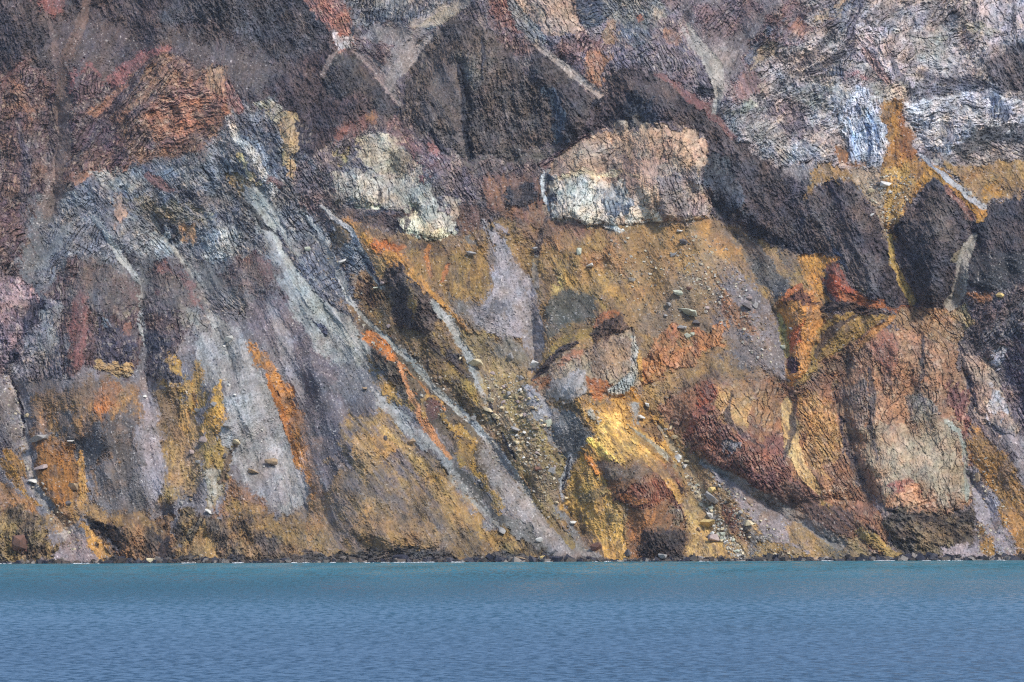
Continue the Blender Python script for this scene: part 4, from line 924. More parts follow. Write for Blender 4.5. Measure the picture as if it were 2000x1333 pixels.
# natural tint drift of the minerals, never of the light
t1 = fbm(U/30, V/30, 4, 3)-0.5; t2 = fbm(U/22+7, V/22, 4, 9)-0.5; t3 = fbm(U/9, V/9+3, 3, 12)-0.5
t4 = fbm(U/60, V/60+40, 4, 14)-0.5; RK = (KIND >= 2)*0.5+0.75
COL[..., 0] *= 1+RK*(0.34*t1+0.14*t3); COL[..., 2] *= 1-RK*(0.32*t1-0.10*t2); COL *= (1+0.36*t2+0.22*t3+0.35*t4)[..., None]
lum = COL.mean(-1, keepdims=True)+1e-4; COL *= (lum/0.17)**0.20*1.07
COL = np.clip(COL*ALB, 0.008, 0.85)

# ---------------------------------------------------------------- real surface: every point gets its distance
ribs = ridged((U-0.42*V)/150+3, V/520, 3, 4, 0.5); ribs2 = ridged((U-0.5*V)/46, V/210+8, 3, 10, 0.5)
big = (ribs-0.4)*7+(ribs2-0.4)*5+(fbm(U/190, V/260, 3, 2)-0.5)*110 + (fbm(U/70, V/110, 3, 7)-0.5)*34
foot = sm(1098, 1040, V)
gl = ridged((U-0.35*V)/38+5, V/120, 4, 1, 0.6); CUT = -np.clip(0.33-gl, 0, 1)*26*np.where(KIND >= 2, 0.45, 0.08)
cg = ridged(U/16+9, V/13, 4, 6, 0.6); H += (cg-0.42)*np.where(KIND == 4, 3.2, np.where(KIND == 2, 2.2, np.where(KIND == 3, 1.5, 0.2)))
H = H*np.where(KIND >= 2, 1.35, 1.0)+CUT
D = SHORE + 0.58*(1098-V) - BULGE*(0.35+0.65*foot) - H - big*foot
VR = V - ROLL*(U-1000)
Z = EYE + (HORIZ-VR)/F_PX*D
X = (U-1000)/F_PX*D
# rolled coordinates: column offset follows the same roll
X = X + (V-HORIZ)*ROLL/F_PX*D

def grid_mesh(name, faces_mask=None):
    nv, nu = U.shape
    co = np.stack([X, D, Z], -1).reshape(-1, 3).astype(f32)
    idx = np.arange(nv*nu, dtype=np.int32).reshape(nv, nu)
    q = np.stack([idx[:-1, :-1], idx[1:, :-1], idx[1:, 1:], idx[:-1, 1:]], -1).reshape(-1, 4)
    cl = COL.reshape(-1, 3)
    if faces_mask is not None:
        q = q[faces_mask.reshape(-1)]
        used = np.unique(q); remap = np.full(nv*nu, -1, np.int32); remap[used] = np.arange(len(used), dtype=np.int32)
        q = remap[q]; co = co[used]; cl = cl[used]
    me = bpy.data.meshes.new(name)
    me.vertices.add(len(co)); me.vertices.foreach_set('co', co.ravel())
    me.loops.add(q.size); me.loops.foreach_set('vertex_index', q.ravel())
    me.polygons.add(len(q)); me.polygons.foreach_set('loop_start', np.arange(0, q.size, 4, dtype=np.int32))
    me.attributes.new('sharp_face', 'BOOLEAN', 'FACE').data.foreach_set('value', np.ones(len(q), bool))
    me.update(calc_edges=True)
    ca = me.color_attributes.new('rock_colour', 'FLOAT_COLOR', 'POINT')
    ca.data.foreach_set('color', np.concatenate([cl, np.ones((len(cl), 1), f32)], 1).astype(f32).ravel())
    return me

def new_mat(name):
    m = bpy.data.materials.new(name); m.use_nodes = True
    n = m.node_tree; n.nodes.clear()
    out = n.nodes.new('ShaderNodeOutputMaterial'); b = n.nodes.new('ShaderNodeBsdfPrincipled')
    n.links.new(b.outputs[0], out.inputs[0]); return m, n, b
def N(n, t, **kw):
    x = n.nodes.new(t)
    for k, v in kw.items():
        if k in x.inputs.keys(): x.inputs[k].default_value = v
        else: setattr(x, k, v)
    return x
def rock_material():
    m, n, b = new_mat('mineral_rock')
    at = N(n, 'ShaderNodeAttribute'); at.attribute_name = 'rock_colour'
    tc = N(n, 'ShaderNodeTexCoord')
    no = N(n, 'ShaderNodeTexNoise', Scale=0.9, Detail=4.0, Roughness=0.7)
    n.links.new(tc.outputs['Object'], no.inputs['Vector'])
    mr = N(n, 'ShaderNodeMapRange'); mr.inputs[1].default_value = 0.3; mr.inputs[2].default_value = 0.7; mr.inputs[3].default_value = 0.78; mr.inputs[4].default_value = 1.22
    n.links.new(no.outputs['Fac'], mr.inputs[0])
    mx = N(n, 'ShaderNodeVectorMath', operation='SCALE')
    n.links.new(at.outputs['Color'], mx.inputs[0]); n.links.new(mr.outputs[0], mx.inputs['Scale'])
    n.links.new(mx.outputs[0], b.inputs['Base Color'])
    b.inputs['Roughness'].default_value = 0.92; b.inputs['Specular IOR Level'].default_value = 0.2
    bp = N(n, 'ShaderNodeBump', Strength=0.5, Distance=0.5)
    n.links.new(no.outputs['Fac'], bp.inputs['Height']); n.links.new(bp.outputs[0], b.inputs['Normal'])
    return m
ROCK = rock_material()
FR = REG[:-1, :-1]
me = grid_mesh('mountainside', FR == 0); me.materials.append(ROCK)
mo = bpy.data.objects.new('mountainside', me); col.objects.link(mo)
mo['kind'] = 'structure'; mo['label'] = 'steep bare mountainside of many coloured rock and scree above the water'
for ri, (key, (nm, lb)) in enumerate(LANDS):
    mk = FR == ri+1
    if mk.sum() < 50: print('EMPTY LAND', key); continue
    me = grid_mesh(nm, mk); me.materials.append(ROCK)
    o = bpy.data.objects.new(nm, me); col.objects.link(o); o['kind'] = 'structure'; o['label'] = lb

# ---------------------------------------------------------------- the water
def water_material():
    m, n, b = new_mat('fjord_water')
    tc = N(n, 'ShaderNodeTexCoord')
    def wave(wx, wy, det, ro, ofs):
        mp = N(n, 'ShaderNodeMapping'); mp.inputs['Scale'].default_value = (1/wx, 1/wy, 1); mp.inputs['Location'].default_value = (ofs, ofs*2, ofs)
        no = N(n, 'ShaderNodeTexNoise', Scale=1.0, Detail=det, Roughness=ro)
        n.links.new(tc.outputs['Object'], mp.inputs[0]); n.links.new(mp.outputs[0], no.inputs['Vector']); return no.outputs['Fac']
    def mth(op, x, y, z=None):
        k = N(n, 'ShaderNodeMath', operation=op)
        for i, q in enumerate((x, y, z)):
            if q is None: continue
            if isinstance(q, (int, float)): k.inputs[i].default_value = q
            else: n.links.new(q, k.inputs[i])
        return k.outputs[0]
    # slopes of the chop: short-crested wavelets riding on longer ones, in metres
    near = wave(2.3, 2.0, 5, 0.72, 3.0); mid = wave(2.8, 8, 5, 0.7, 11.0); far = wave(3.2, 55, 3, 0.6, 17.0)
    swell = wave(40, 60, 3, 0.55, 23.0); patch = wave(260, 150, 3, 0.5, 31.0)
    sp = N(n, 'ShaderNodeSeparateXYZ'); n.links.new(tc.outputs['Object'], sp.inputs[0])
    dist = mth('MULTIPLY', sp.outputs['Y'], 1/2500); fw = mth('MINIMUM', mth('MAXIMUM', mth('MULTIPLY_ADD', dist, 1.7, -0.35), 0.0), 1.0)
    def ramp(y0, y1): return mth('MINIMUM', mth('MAXIMUM', mth('MULTIPLY_ADD', sp.outputs['Y'], 1/(y1-y0), -y0/(y1-y0)), 0.0), 1.0)
    r1, r2 = ramp(560, 1000), ramp(1100, 1700)
    c_ = lambda q: mth('SUBTRACT', q, 0.5)
    sy = mth('MULTIPLY', c_(near), mth('MULTIPLY_ADD', r1, -2.2, 2.2))
    sy = mth('ADD', sy, mth('MULTIPLY', c_(mid), mth('MULTIPLY', mth('MULTIPLY_ADD', r1, 1.8, 0.6), mth('MULTIPLY_ADD', r2, -0.8, 1.0))))
    sy = mth('ADD', sy, mth('MULTIPLY', c_(far), mth('MULTIPLY', r2, 0.9)))
    sy = mth('ADD', sy, mth('MULTIPLY', c_(swell), 0.16))
    gain = mth('MULTIPLY_ADD', patch, 2.2, 0.0)
    S0 = mth('ADD', mth('MULTIPLY', sy, gain), mth('MULTIPLY', c_(patch), 0.16))
    base_t = mth('MAXIMUM', mth('MULTIPLY_ADD', S0, 0.5, 0.165), 0.15)
    sy = mth('ADD', base_t, mth('MULTIPLY', mth('MAXIMUM', S0, 0.0), mth('MULTIPLY_ADD', fw, -1.8, 4.6)))
    sx = mth('MULTIPLY_ADD', wave(3.0, 20, 2, 0.6, 41.0), 0.3, -0.15)
    cb = N(n, 'ShaderNodeCombineXYZ', Z=1.0)
    n.links.new(sx, cb.inputs['X']); n.links.new(mth('MULTIPLY', sy, -1.0), cb.inputs['Y'])
    nr = N(n, 'ShaderNodeVectorMath', operation='NORMALIZE'); n.links.new(cb.outputs[0], nr.inputs[0])
    n.links.new(nr.outputs[0], b.inputs['Normal'])
    mc = N(n, 'ShaderNodeMix', data_type='RGBA'); mc.inputs[6].default_value = (0.022, 0.062, 0.11, 1); mc.inputs[7].default_value = (0.03, 0.15, 0.19, 1)
    n.links.new(fw, mc.inputs[0]); n.links.new(mc.outputs[2], b.inputs['Base Color'])
    b.inputs['Roughness'].default_value = 0.10; b.inputs['IOR'].default_value = 2.0
    return m
def plane(name, x0, x1, y0, y1, z, mat):
    me = bpy.data.meshes.new(name); me.from_pydata([(x0, y0, z), (x1, y0, z), (x1, y1, z), (x0, y1, z)], [], [(0, 1, 2, 3)])
    me.materials.append(mat); o = bpy.data.objects.new(name, me); col.objects.link(o); return o
wt = plane('water', -6000, 6000, -3000, 2900, 0, water_material())
wt['kind'] = 'structure'; wt['label'] = 'rippled blue green fjord water in front of the mountain'

# ---------------------------------------------------------------- the air between
def haze_box():
    x0, x1, y0, y1, z0, z1 = -1600, 1600, -60, 5200, -60, 1100
    v_ = [(x, y, z) for x in (x0, x1) for y in (y0, y1) for z in (z0, z1)]
    f_ = [(0,1,3,2),(4,6,7,5),(0,4,5,1),(2,3,7,6),(0,2,6,4),(1,5,7,3)]
    me = bpy.data.meshes.new('haze'); me.from_pydata(v_, [], f_)
    m = bpy.data.materials.new('air'); m.use_nodes = True; n = m.node_tree; n.nodes.clear()
    out = n.nodes.new('ShaderNodeOutputMaterial'); pv = n.nodes.new('ShaderNodeVolumePrincipled')
    pv.inputs['Color'].default_value = (0.72, 0.80, 1.0, 1); pv.inputs['Density'].default_value = 1.3e-5
    n.links.new(pv.outputs[0], out.inputs['Volume']); me.materials.append(m)
    o = bpy.data.objects.new('haze', me); col.objects.link(o); o['kind'] = 'stuff'; o['label'] = 'thin blue haze over the water and the mountainside'
haze_box()

# ---------------------------------------------------------------- loose boulders, each one an object
Zf, Xf, Df = Z, X, D
def surf(u, v):
    i = int(np.clip(np.searchsorted(us, u), 1, len(us)-1)); j = int(np.clip(np.searchsorted(vs, v), 1, len(vs)-1))
    return np.array([Xf[j, i], Df[j, i], Zf[j, i]]), COL[j, i]
import bmesh
def rock_mesh(seed, mat):
    r = np.random.default_rng(seed)
    bm = bmesh.new()
    p = r.normal(size=(12, 3)); p /= np.linalg.norm(p, axis=1)[:, None]
    p = np.clip(p*[1, 0.9, 0.85], -0.78, 0.78)*r.uniform(0.85, 1.1, (12, 1))
    for q in p: bm.verts.new(q)
    bmesh.ops.convex_hull(bm, input=bm.verts)
    loose = [v for v in bm.verts if not v.link_faces]
    bmesh.ops.delete(bm, geom=loose, context='VERTS')
    bmesh.ops.bevel(bm, geom=list(bm.edges), offset=0.025, segments=1, affect='EDGES')
    me = bpy.data.meshes.new('boulder'); bm.to_mesh(me); bm.free(); me.materials.append(mat); return me
def boulder_mat(name, c1, c2):
    m, n, b = new_mat(name)
    tc = N(n, 'ShaderNodeTexCoord')
    a = N(n, 'ShaderNodeTexNoise', Scale=1.6, Detail=6.0, Roughness=0.7); n.links.new(tc.outputs['Object'], a.inputs['Vector'])
    rp = N(n, 'ShaderNodeValToRGB'); rp.color_ramp.elements[0].position = 0.35; rp.color_ramp.elements[1].position = 0.65
    rp.color_ramp.elements[0].color = (*lin(c2), 1); rp.color_ramp.elements[1].color = (*lin(c1), 1)
    n.links.new(a.outputs['Fac'], rp.inputs[0]); n.links.new(rp.outputs[0], b.inputs['Base Color'])
    bp = N(n, 'ShaderNodeBump', Strength=0.6, Distance=0.3); n.links.new(a.outputs['Fac'], bp.inputs['Height']); n.links.new(bp.outputs[0], b.inputs['Normal'])
    b.inputs['Roughness'].default_value = 0.9; return m
TONES = {'c': ('cream_stone', (216, 200, 164), (180, 160, 126)), 'g': ('grey_stone', (164, 160, 154), (126, 122, 120)), 'p': ('pale_stone', (220, 216, 206), (182, 178, 170)),
 't': ('tan_stone', (172, 146, 112), (130, 110, 90)), 'd': ('dark_stone', (104, 96, 92), (78, 74, 76)), 'r': ('rust_stone', (122, 84, 66), (96, 72, 62)),
 'k': ('pink_stone', (178, 158, 148), (140, 124, 122)), 'y': ('yellow_stone', (216, 190, 126), (186, 156, 98)), 'n': ('green_stone', (196, 198, 176), (158, 160, 142))}
CN = {'c': 'cream', 'g': 'grey', 'p': 'pale', 't': 'tan', 'd': 'dark', 'r': 'rusty brown', 'k': 'pinkish grey', 'y': 'yellow', 'n': 'pale green'}
RM = {}
for k, (nm, a, b) in TONES.items():
    mt = boulder_mat(nm, a, b); RM[k] = [rock_mesh(ord(k)*10+i, mt) for i in range(4)]
nb = 0
def boulder(u, v, w, tone, h=None, label=None, group=None, ang=0):
    global nb
    p, _ = surf(u, v+(h or w*0.75)*0.35); k = p[1]/F_PX
    h = h or w*0.75
    o = bpy.data.objects.new('boulder', RM[tone][nb % 4]); col.objects.link(o)
    w *= 1.35; h *= 1.35
    o.scale = (w*k*0.66, w*k*0.62, h*k*0.72)
    o.location = (p[0], p[1]-w*k*0.18, p[2]+h*k*0.3)
    o.rotation_euler = (math.radians((nb*37) % 24-12), math.radians(ang), math.radians((nb*73) % 360) if abs(w/h) < 1.6 else math.radians((nb*73) % 30-15))
    o['category'] = 'boulder'; o['label'] = label or f"small {CN[tone]} boulder"
    if group: o['group'] = group
    nb += 1
    return o
# u v width tone height tilt | what singles it out
SINGLE = """
1382,1026,23,y,17,-35|largest yellow cream boulder resting on the ochre fan near the shore
1396,1056,19,k,14,10|pinkish grey boulder just below the largest yellow boulder
1385,1050,9,d|dark boulder tucked against the left of the pinkish grey boulder
1391,1045,9,p|pale block on top of the dark boulder under the yellow boulder
1401,1047,8,n|pale green block touching the upper right of the pinkish grey boulder
1413,1047,10,n|pale green boulder right of the pinkish grey boulder
1412,1037,8,c|cream block above the pale green boulder on the ochre fan
1394,1031,6,p|small white stone at the lower right of the yellow boulder
1365,1036,8,t|tan stone at the lower left of the yellow boulder
1410,1059,7,c|small cream stone at the lower right of the pinkish boulder
1465,1028,15,c,13,0|rounded cream boulder alone on dark gravel right of the yellow boulder
1444,1005,11,g|grey block above the lone cream boulder at the edge of the lilac scree
1391,976,24,g,11,35|long grey olive slab lying aslant on the ochre fan
1393,960,14,y,9,10|ochre boulder just above the long olive slab
1398,953,11,d,4,20|thin dark slab above the ochre boulder
1407,952,7,p,4,30|small pale sliver right of the thin dark slab
1425,965,7,c|small cream stone at the left edge of the lilac scree
1424,980,11,t,5,25|thin tan slab below the small cream stone by the lilac scree
1389,996,9,n|olive block below the long grey olive slab
1388,1010,13,p,7,30|pale slab just above the largest yellow boulder
1396,1016,8,g|grey block between the pale slab and the yellow boulder
1339,914,9,p|pale block in the boulder stream beside the red brown knob
1341,905,9,c|cream block topmost beside the red brown knob
1326,896,12,p,9,10|pale boulder at the head of the ochre boulder fan
1309,837,11,c,6,45|cream slab at the foot of the rusty cracked outcrop
1318,855,9,c|cream block below the slab by the rusty outcrop
1254,818,12,p,9,0|pale boulder in the grey patch above the yellow fan
1266,793,9,p,5,30|pale sliver below the light green rock face
1072,827,13,n,11,20|pale green block in the middle of the grey scree stream
1064,831,8,c|cream wedge touching the left of the pale green block in the grey scree stream
1006,838,19,g,6,15|long grey slab on the ochre gravel fan
1047,838,12,t,5,15|tan slab right of the long grey slab on the gravel
1051,918,12,r,8,0|rusty boulder low on the ochre gravel fan
1080,920,14,g,9,15|grey boulder right of the rusty boulder on the gravel fan
1107,975,7,c|cream stone at the neck of the narrow grey stream
1087,982,7,c,4,10|small cream slab left of the neck of the narrow grey stream
1120,1021,10,p,6,0|pale boulder low in the narrow grey stream
1053,1055,11,p,7,5|pale boulder near the shore on the grey lower fan
1164,1069,18,r,13,0|brown boulder with a rounded back near the shore at the foot of the ochre slope
1061,1089,12,y,5,-8|yellow slab at the shoreline below the grey fan
1294,1088,13,g,8,0|grey boulder at the waterline below the dark knob
1227,1082,13,d,10,0|dark boulder at the waterline left of the dark knob
1000,696,14,g,9,35|grey slab with a dark underside beside the central grey scree
931,709,20,c,12,10|broad cream block on the pale stream left of the gravel fan
965,729,7,k|small pink stone right of the broad cream block
960,780,12,c,7,10|upper cream boulder of the three along the dark cleft
957,803,15,c,8,20|middle and longest cream boulder of the three along the dark cleft
971,814,11,c,8,-5|lowest cream boulder of the three along the dark cleft
984,786,9,k|pinkish stone on the gravel right of the upper cream boulder
996,770,14,g,7,10|grey green slab in the middle of the gravel fan
1020,739,9,g|grey boulder near the left tip of the rusty crag
1046,713,15,p,12,0|white and grey boulder at the mouth of the central grey scree
903,701,8,c|cream stone left of the broad cream block
928,817,11,g,7,30|bluish grey stone lying in the long pale stream
1039,798,9,t|tan block at the left edge of the grey scree stream
1325,575,17,n,8,10|pale green jagged boulder on the dark scree below the pale cliff
1347,611,30,n,9,20|longest pale green slab on the dark scree
1309,597,12,g,6,0|flat grey boulder left of the longest pale green slab
1302,619,8,g,4,0|small grey slab below the flat grey boulder
1335,643,14,g,8,0|dark grey boulder between the orange outcrops
1346,658,10,n,9,45|pale green wedge in the notch between the orange outcrops
1354,655,8,n|small green stone right of the wedge between the orange outcrops
1384,605,8,k|pink stone right of the longest pale green slab
1412,583,7,p,4,-10|white sliver on the lilac scree
1362,633,14,d,7,0|dark slab resting above the orange outcrop
1349,565,9,r|brown boulder above the longest pale green slab
1467,585,8,k|pink stone high on the lilac scree
1479,600,10,g,8,30|grey jagged stone on the lilac scree
1460,601,19,d,7,25|dark slab left of the grey jagged stone on the lilac scree
1533,682,9,n,7,0|olive stone at the left foot of the orange lobe
1548,647,7,p|pale stone on the orange lobe
1319,500,9,g|grey block on the ochre slope under the pale cliff
1154,521,12,p,8,30|white boulder on the ochre slope below the left end of the pale cliff
1135,493,9,n,13,0|upright pale green block above the white boulder
1048,487,11,g,6,-20|grey slab at the foot of the dark cleft under the pale cliff
1339,475,13,d,7,20|dark boulder below the pale cliff
1332,454,9,p,5,10|white sliver close under the pale cliff
1238,548,10,p,6,10|pale slab in the middle of the ochre slope
922,495,18,g,6,0|flat grey boulder on brown ground left of the central grey scree
604,484,10,n,7,0|pale boulder on the blue grey shoulder
674,508,14,p,7,-20|pale slab among the blue grey rocks left of the light streams
751,552,8,k|pink stone at the foot of the light stream above the dark hill
737,562,9,n,5,0|grey green slab left of the pink stone by the dark hill
762,636,7,k|small pink stone beside the long pale stream
1735,366,17,p,11,10|largest pale boulder in the ochre chute
1704,378,12,c,7,0|pale boulder left of the largest one in the ochre chute
1722,364,11,d,6,-10|brown boulder touching the left of the largest pale boulder in the chute
1742,381,7,p|small pale stone below the largest boulder in the chute
1708,425,8,p,6,10|pale stone at the left edge of the ochre chute
1899,384,8,p|pale stone beside the grey streak right of the dark cone
1956,584,12,y,7,20|pale yellow boulder at the base of the rightmost dark cone
462,860,13,c,8,20|cream boulder at the tip of the brown gully between two grey fans
440,887,9,d|dark stone in the brown gully below the cream boulder
496,918,15,t,8,10|brown slab in the left grey fan
530,900,18,t,12,0|large brown boulder half buried in the big grey fan
445,828,13,g,6,10|flat grey stone high on the big grey fan
388,797,10,g,6,15|grey stone between the two orange blades
420,786,10,g,7,0|grey stone inside the right orange blade
398,855,12,k,9,0|pinkish rubble block below the orange blades
376,878,8,k|pinkish stone left below the orange blades
388,898,9,g|grey stone lowest below the orange blades
81,908,21,k,7,-15|long pinkish slab right of the left gully
68,935,19,p,8,15|long pale slab lying in the left gully
144,945,17,t,12,0|brown boulder on the orange slope right of the left gully
77,850,28,g,9,-20|longest grey slab above the orange slope at the left
294,1089,14,c,9,20|tan boulder at the waterline below the dark cave
408,996,13,p,7,35|pale slab at the foot of the brown gully near the shore
355,977,9,g|grey stone on the ochre ground left of the pale slab
140,855,11,p,3,0|thin pale slab above the left orange slope
54,804,8,c|cream stone right of the upper left gully
285,770,8,p,5,0|white stone on the narrow lilac scree
134,977,9,d|dark stone low on the left orange slope
449,659,14,p,11,0|white boulder at the head of the big grey fan
443,686,8,p,5,0|pale stone below the white boulder at the head of the grey fan
342,458,9,d|dark stone beside the orange spot on the blue grey rocks
805,862,13,t,10,20|tan pointed boulder at the edge of the pale scree stripe
754,855,9,d,7,0|dark stone on the mixed ochre slope
714,757,9,t,6,0|brown stone on the light scree left of the orange streak
979,1036,16,g,8,25|grey oval boulder on the lower dark slope near the shore
38,1054,26,r,22,0|round red brown boulder set in the rocks at the bottom left
1910,941,9,t,15,10|tan upright slab beside the right end of the great cliff
1017,1092,14,t,8,0|tan block at the waterline left of the yellow slab
"""
for ln in SINGLE.strip().split('\n'):
    a, lb = ln.split('|'); q = a.split(',')
    boulder(float(q[0]), float(q[1]), float(q[2]), q[3], float(q[4]) if len(q) > 4 else None, lb, None, float(q[5]) if len(q) > 5 else 0)
# small boulders that nothing tells apart, bed by bed
FIELDS = [
 ([(945,720),(1035,740),(1075,830),(1100,880),(1085,960),(1040,930),(975,850)], 70, 'cctpk', 4, 8.5, 'small boulder scattered on the ochre gravel fan', 'boulders of the ochre gravel fan'),
 ([(1335,920),(1365,950),(1420,1030),(1460,1095),(1430,1095),(1395,1040),(1370,990),(1345,950)], 46, 'ppcn', 4, 8, 'small pale boulder in the stream of blocks on the right ochre fan', 'boulders of the right ochre fan'),
 ([(1370,900),(1440,960),(1540,1060),(1560,1092),(1480,1092),(1420,1020)], 26, 'ctg', 3.5, 6.5, 'small stone on the dark gravel right of the ochre fan', 'stones of the dark lower gravel'),
 ([(1690,345),(1790,345),(1775,400),(1745,465),(1735,470),(1705,400)], 30, 'cpt', 3.0, 5.5, 'small pale boulder in the upper ochre chute', 'boulders of the ochre chute'),
 ([(1340,450),(1420,480),(1530,700),(1500,740),(1380,600),(1320,520)], 34, 'pkg', 3.0, 5, 'small pale stone on the lilac scree of the right slope', 'stones of the lilac scree'),
 ([(400,650),(490,680),(560,900),(560,980),(450,860)], 26, 'ppg', 3.0, 5.5, 'small pale stone on the big left grey fan', 'stones of the left grey fan'),
 ([(1290,840),(1310,835),(1345,905),(1330,915)], 14, 'cp', 3.5, 6, 'small cream block in the trail beside the rusty outcrop', 'blocks of the trail by the rusty outcrop'),
]
rr = np.random.default_rng(5)
for poly, n_, tones, a_, b_, lb, gp in FIELDS:
    xs, ys = zip(*poly); k_ = 0
    while k_ < n_:
        x = rr.uniform(min(xs), max(xs)); y = rr.uniform(min(ys), max(ys))
        if poly_sd(np.array([x], f32), np.array([y], f32), poly)[0] < 0: continue
        w = a_+(b_-a_)*rr.random()**2
        boulder(x, y, w, tones[rr.integers(len(tones))], w*rr.uniform(0.55, 0.85), lb, gp, rr.uniform(-15, 30)); k_ += 1
print('boulders', nb)

# ---------------------------------------------------------------- rubble nobody could count
def rubble(name, uu, vv, size, cols, label, lift=0.15):
    n_ = len(uu)
    i = np.clip(np.searchsorted(us, uu), 1, len(us)-1); j = np.clip(np.searchsorted(vs, vv), 1, len(vs)-1)
    P = np.stack([X[j, i], D[j, i], Z[j, i]], -1); k = (P[:, 1]/F_PX)
    cube = np.array([(x, y, z) for x in (-1, 1) for y in (-1, 1) for z in (-1, 1)], f32)*0.5
    r = np.random.default_rng(3)
    loc = cube[None]*(1+r.uniform(-0.45, 0.35, (n_, 8, 3)))
    loc *= np.stack([np.ones(n_), r.uniform(0.6, 1, n_), r.uniform(0.45, 0.85, n_)], -1)[:, None]
    an = r.uniform(0, 6.28, n_); ca, sa = np.cos(an)[:, None], np.sin(an)[:, None]
    x, y = loc[..., 0]*ca-loc[..., 1]*sa, loc[..., 0]*sa+loc[..., 1]*ca
    tl = r.uniform(-0.2, 0.8, n_); ct, st = np.cos(tl)[:, None], np.sin(tl)[:, None]
    z = loc[..., 2]; x, z = x*ct+z*st, -x*st+z*ct
    S = (size*k)[:, None]
    co = np.stack([P[:, None, 0]+x*S, P[:, None, 1]+y*S-S*lift, P[:, None, 2]+z*S+S*lift], -1)
    fq = np.array([(0,1,3,2),(4,6,7,5),(0,4,5,1),(2,3,7,6),(0,2,6,4),(1,5,7,3)], np.int32)
    q = (fq[None]+(np.arange(n_, dtype=np.int32)*8)[:, None, None]).reshape(-1, 4)
    me = bpy.data.meshes.new(name); me.vertices.add(n_*8); me.vertices.foreach_set('co', co.astype(f32).ravel())
    me.loops.add(q.size); me.loops.foreach_set('vertex_index', q.ravel())
    me.polygons.add(len(q)); me.polygons.foreach_set('loop_start', np.arange(0, q.size, 4, dtype=np.int32)); me.attributes.new('sharp_face', 'BOOLEAN', 'FACE').data.foreach_set('value', np.ones(len(q), bool)); me.update(calc_edges=True)
    ca_ = me.color_attributes.new('rock_colour', 'FLOAT_COLOR', 'POINT')
    cc = np.concatenate([np.repeat(cols, 8, 0), np.ones((n_*8, 1))], 1).astype(f32); ca_.data.foreach_set('color', cc.ravel())
    me.materials.append(ROCK); o = bpy.data.objects.new(name, me); col.objects.link(o)
    o['kind'] = 'stuff'; o['label'] = label; return o
n_ = 180000
uu = rr.uniform(-10, 2010, n_); vv = rr.uniform(-10, 1090, n_)
i = np.searchsorted(us, uu); j = np.searchsorted(vs, vv)
kd = KIND[j, i]; dens = fbm((uu/40).astype(f32), (vv/40).astype(f32), 3, 5)
pr = np.where(kd == 0, 0.30, np.where(kd == 1, 0.24, 0.012))*sm(0.3, 0.7, dens)
keep = rr.random(n_) < pr
uu, vv, i, j = uu[keep], vv[keep], i[keep], j[keep]
sz = 1.5+2.2*rr.random(len(uu))**3
cl = COL[j, i]; cl = cl*rr.uniform(0.8, 1.5, (len(uu), 1)); pm = (rr.random(len(uu)) < 0.22)[:, None]*0.5
cl = np.clip(cl*(1-pm)+PALE*pm, 0.01, 0.8)
eu, ev = [], []
for poly, k_ in [(FIELDS[0][0], 420), (FIELDS[1][0], 420), (FIELDS[2][0], 200), (FIELDS[3][0], 160), (FIELDS[4][0], 260), ([(1180,470),(1340,460),(1430,600),(1300,640),(1230,600)], 160),
                 ([(600,470),(640,470),(760,640),(980,850),(1140,1050),(1120,1070),(900,860),(700,640)], 300), ([(0,720),(30,730),(60,900),(170,1060),(140,1080),(50,930)], 160), ([(1890,900),(1930,900),(1990,1090),(1910,1090)], 160)]:
    xs, ys = zip(*poly); x = rr.uniform(min(xs), max(xs), k_*6).astype(f32); y = rr.uniform(min(ys), max(ys), k_*6).astype(f32)
    ok = np.where(poly_sd(x, y, poly) > 0)[0][:k_]; eu.append(x[ok]); ev.append(y[ok])
eu = np.concatenate(eu); ev = np.concatenate(ev); es = 2.4+3.4*rr.random(len(eu))**2.5
ec = np.array([lin((206, 194, 168)), lin((188, 180, 166)), lin((160, 150, 138)), lin((150, 126, 100))])[rr.integers(0, 4, len(eu))]*rr.uniform(0.75, 1.15, (len(eu), 1))
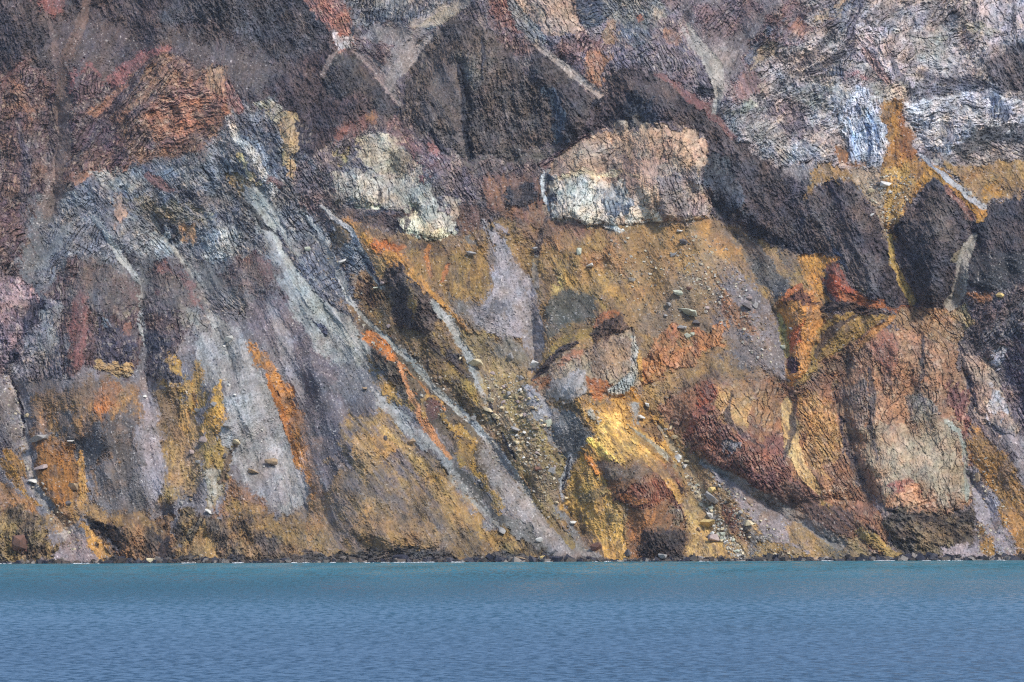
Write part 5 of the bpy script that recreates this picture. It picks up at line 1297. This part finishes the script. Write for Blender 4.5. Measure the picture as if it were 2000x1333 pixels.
uu = np.concatenate([uu, eu]); vv = np.concatenate([vv, ev]); sz = np.concatenate([sz, es]); cl = np.concatenate([cl, ec])
rubble('scree_stones', uu, vv, sz, cl, 'loose stones strewn over the scree and gravel slopes'); print('stones', len(uu))
# shore
m_ = (Z < 0).argmax(0)                       # first grid row under water in each column
vshore = vs[m_]
n_ = 1800
uu = rr.uniform(-10, 2010, n_); sh = np.interp(uu, us, vshore)
g_ = vn((uu/60).astype(f32), np.zeros(n_, f32)+3, 4)
sz = 2.2+14*rr.random(n_)**3.2*(0.4+g_)
vv = sh-rr.random(n_)**1.3*(3+6*g_)+1
cs = np.array([lin((76, 74, 80)), lin((54, 54, 64)), lin((104, 94, 86)), lin((84, 74, 68)), lin((140, 130, 122))])[rr.integers(0, 5, n_)]
rubble('shore_stones', uu, vv, sz, cs*rr.uniform(0.7, 1.2, (n_, 1)), 'dark wave washed stones along the waterline', 0.1)
# foam
bmf = bmesh.new()
fo = fbm((us/26).astype(f32), np.zeros(len(us), f32)+9, 4, 8)
for ii in range(0, len(us)-3, 2):
    if fo[ii] > 0.64 and -20 < us[ii] < 2020:
        d0 = D[m_[ii]-1, ii]; w_ = 3+rr.random()*14*(fo[ii]-0.61)*12
        x0 = (us[ii]-1000)/F_PX*d0; x1 = (us[ii+3]-1000)/F_PX*d0
        zz = [rr.uniform(0.1, 0.55) for _ in range(2)]
        vv_ = [bmf.verts.new(p) for p in ((x0, d0-w_, 0.03), ((x0+x1)/2, d0-w_*1.1, 0.05), (x1, d0-w_*0.8, 0.03), (x1, d0-0.3, zz[0]), ((x0+x1)/2, d0, zz[1]), (x0, d0-0.3, zz[0]))]
        bmf.faces.new(vv_)
mf = bpy.data.meshes.new('foam'); bmf.to_mesh(mf); bmf.free()
fm, fn, fb = new_mat('white_foam'); fb.inputs['Base Color'].default_value = (0.72, 0.76, 0.78, 1); fb.inputs['Roughness'].default_value = 0.7
mf.materials.append(fm); ofm = bpy.data.objects.new('foam', mf); col.objects.link(ofm); ofm['kind'] = 'stuff'; ofm['label'] = 'thin white surf breaking along the rocky shore'
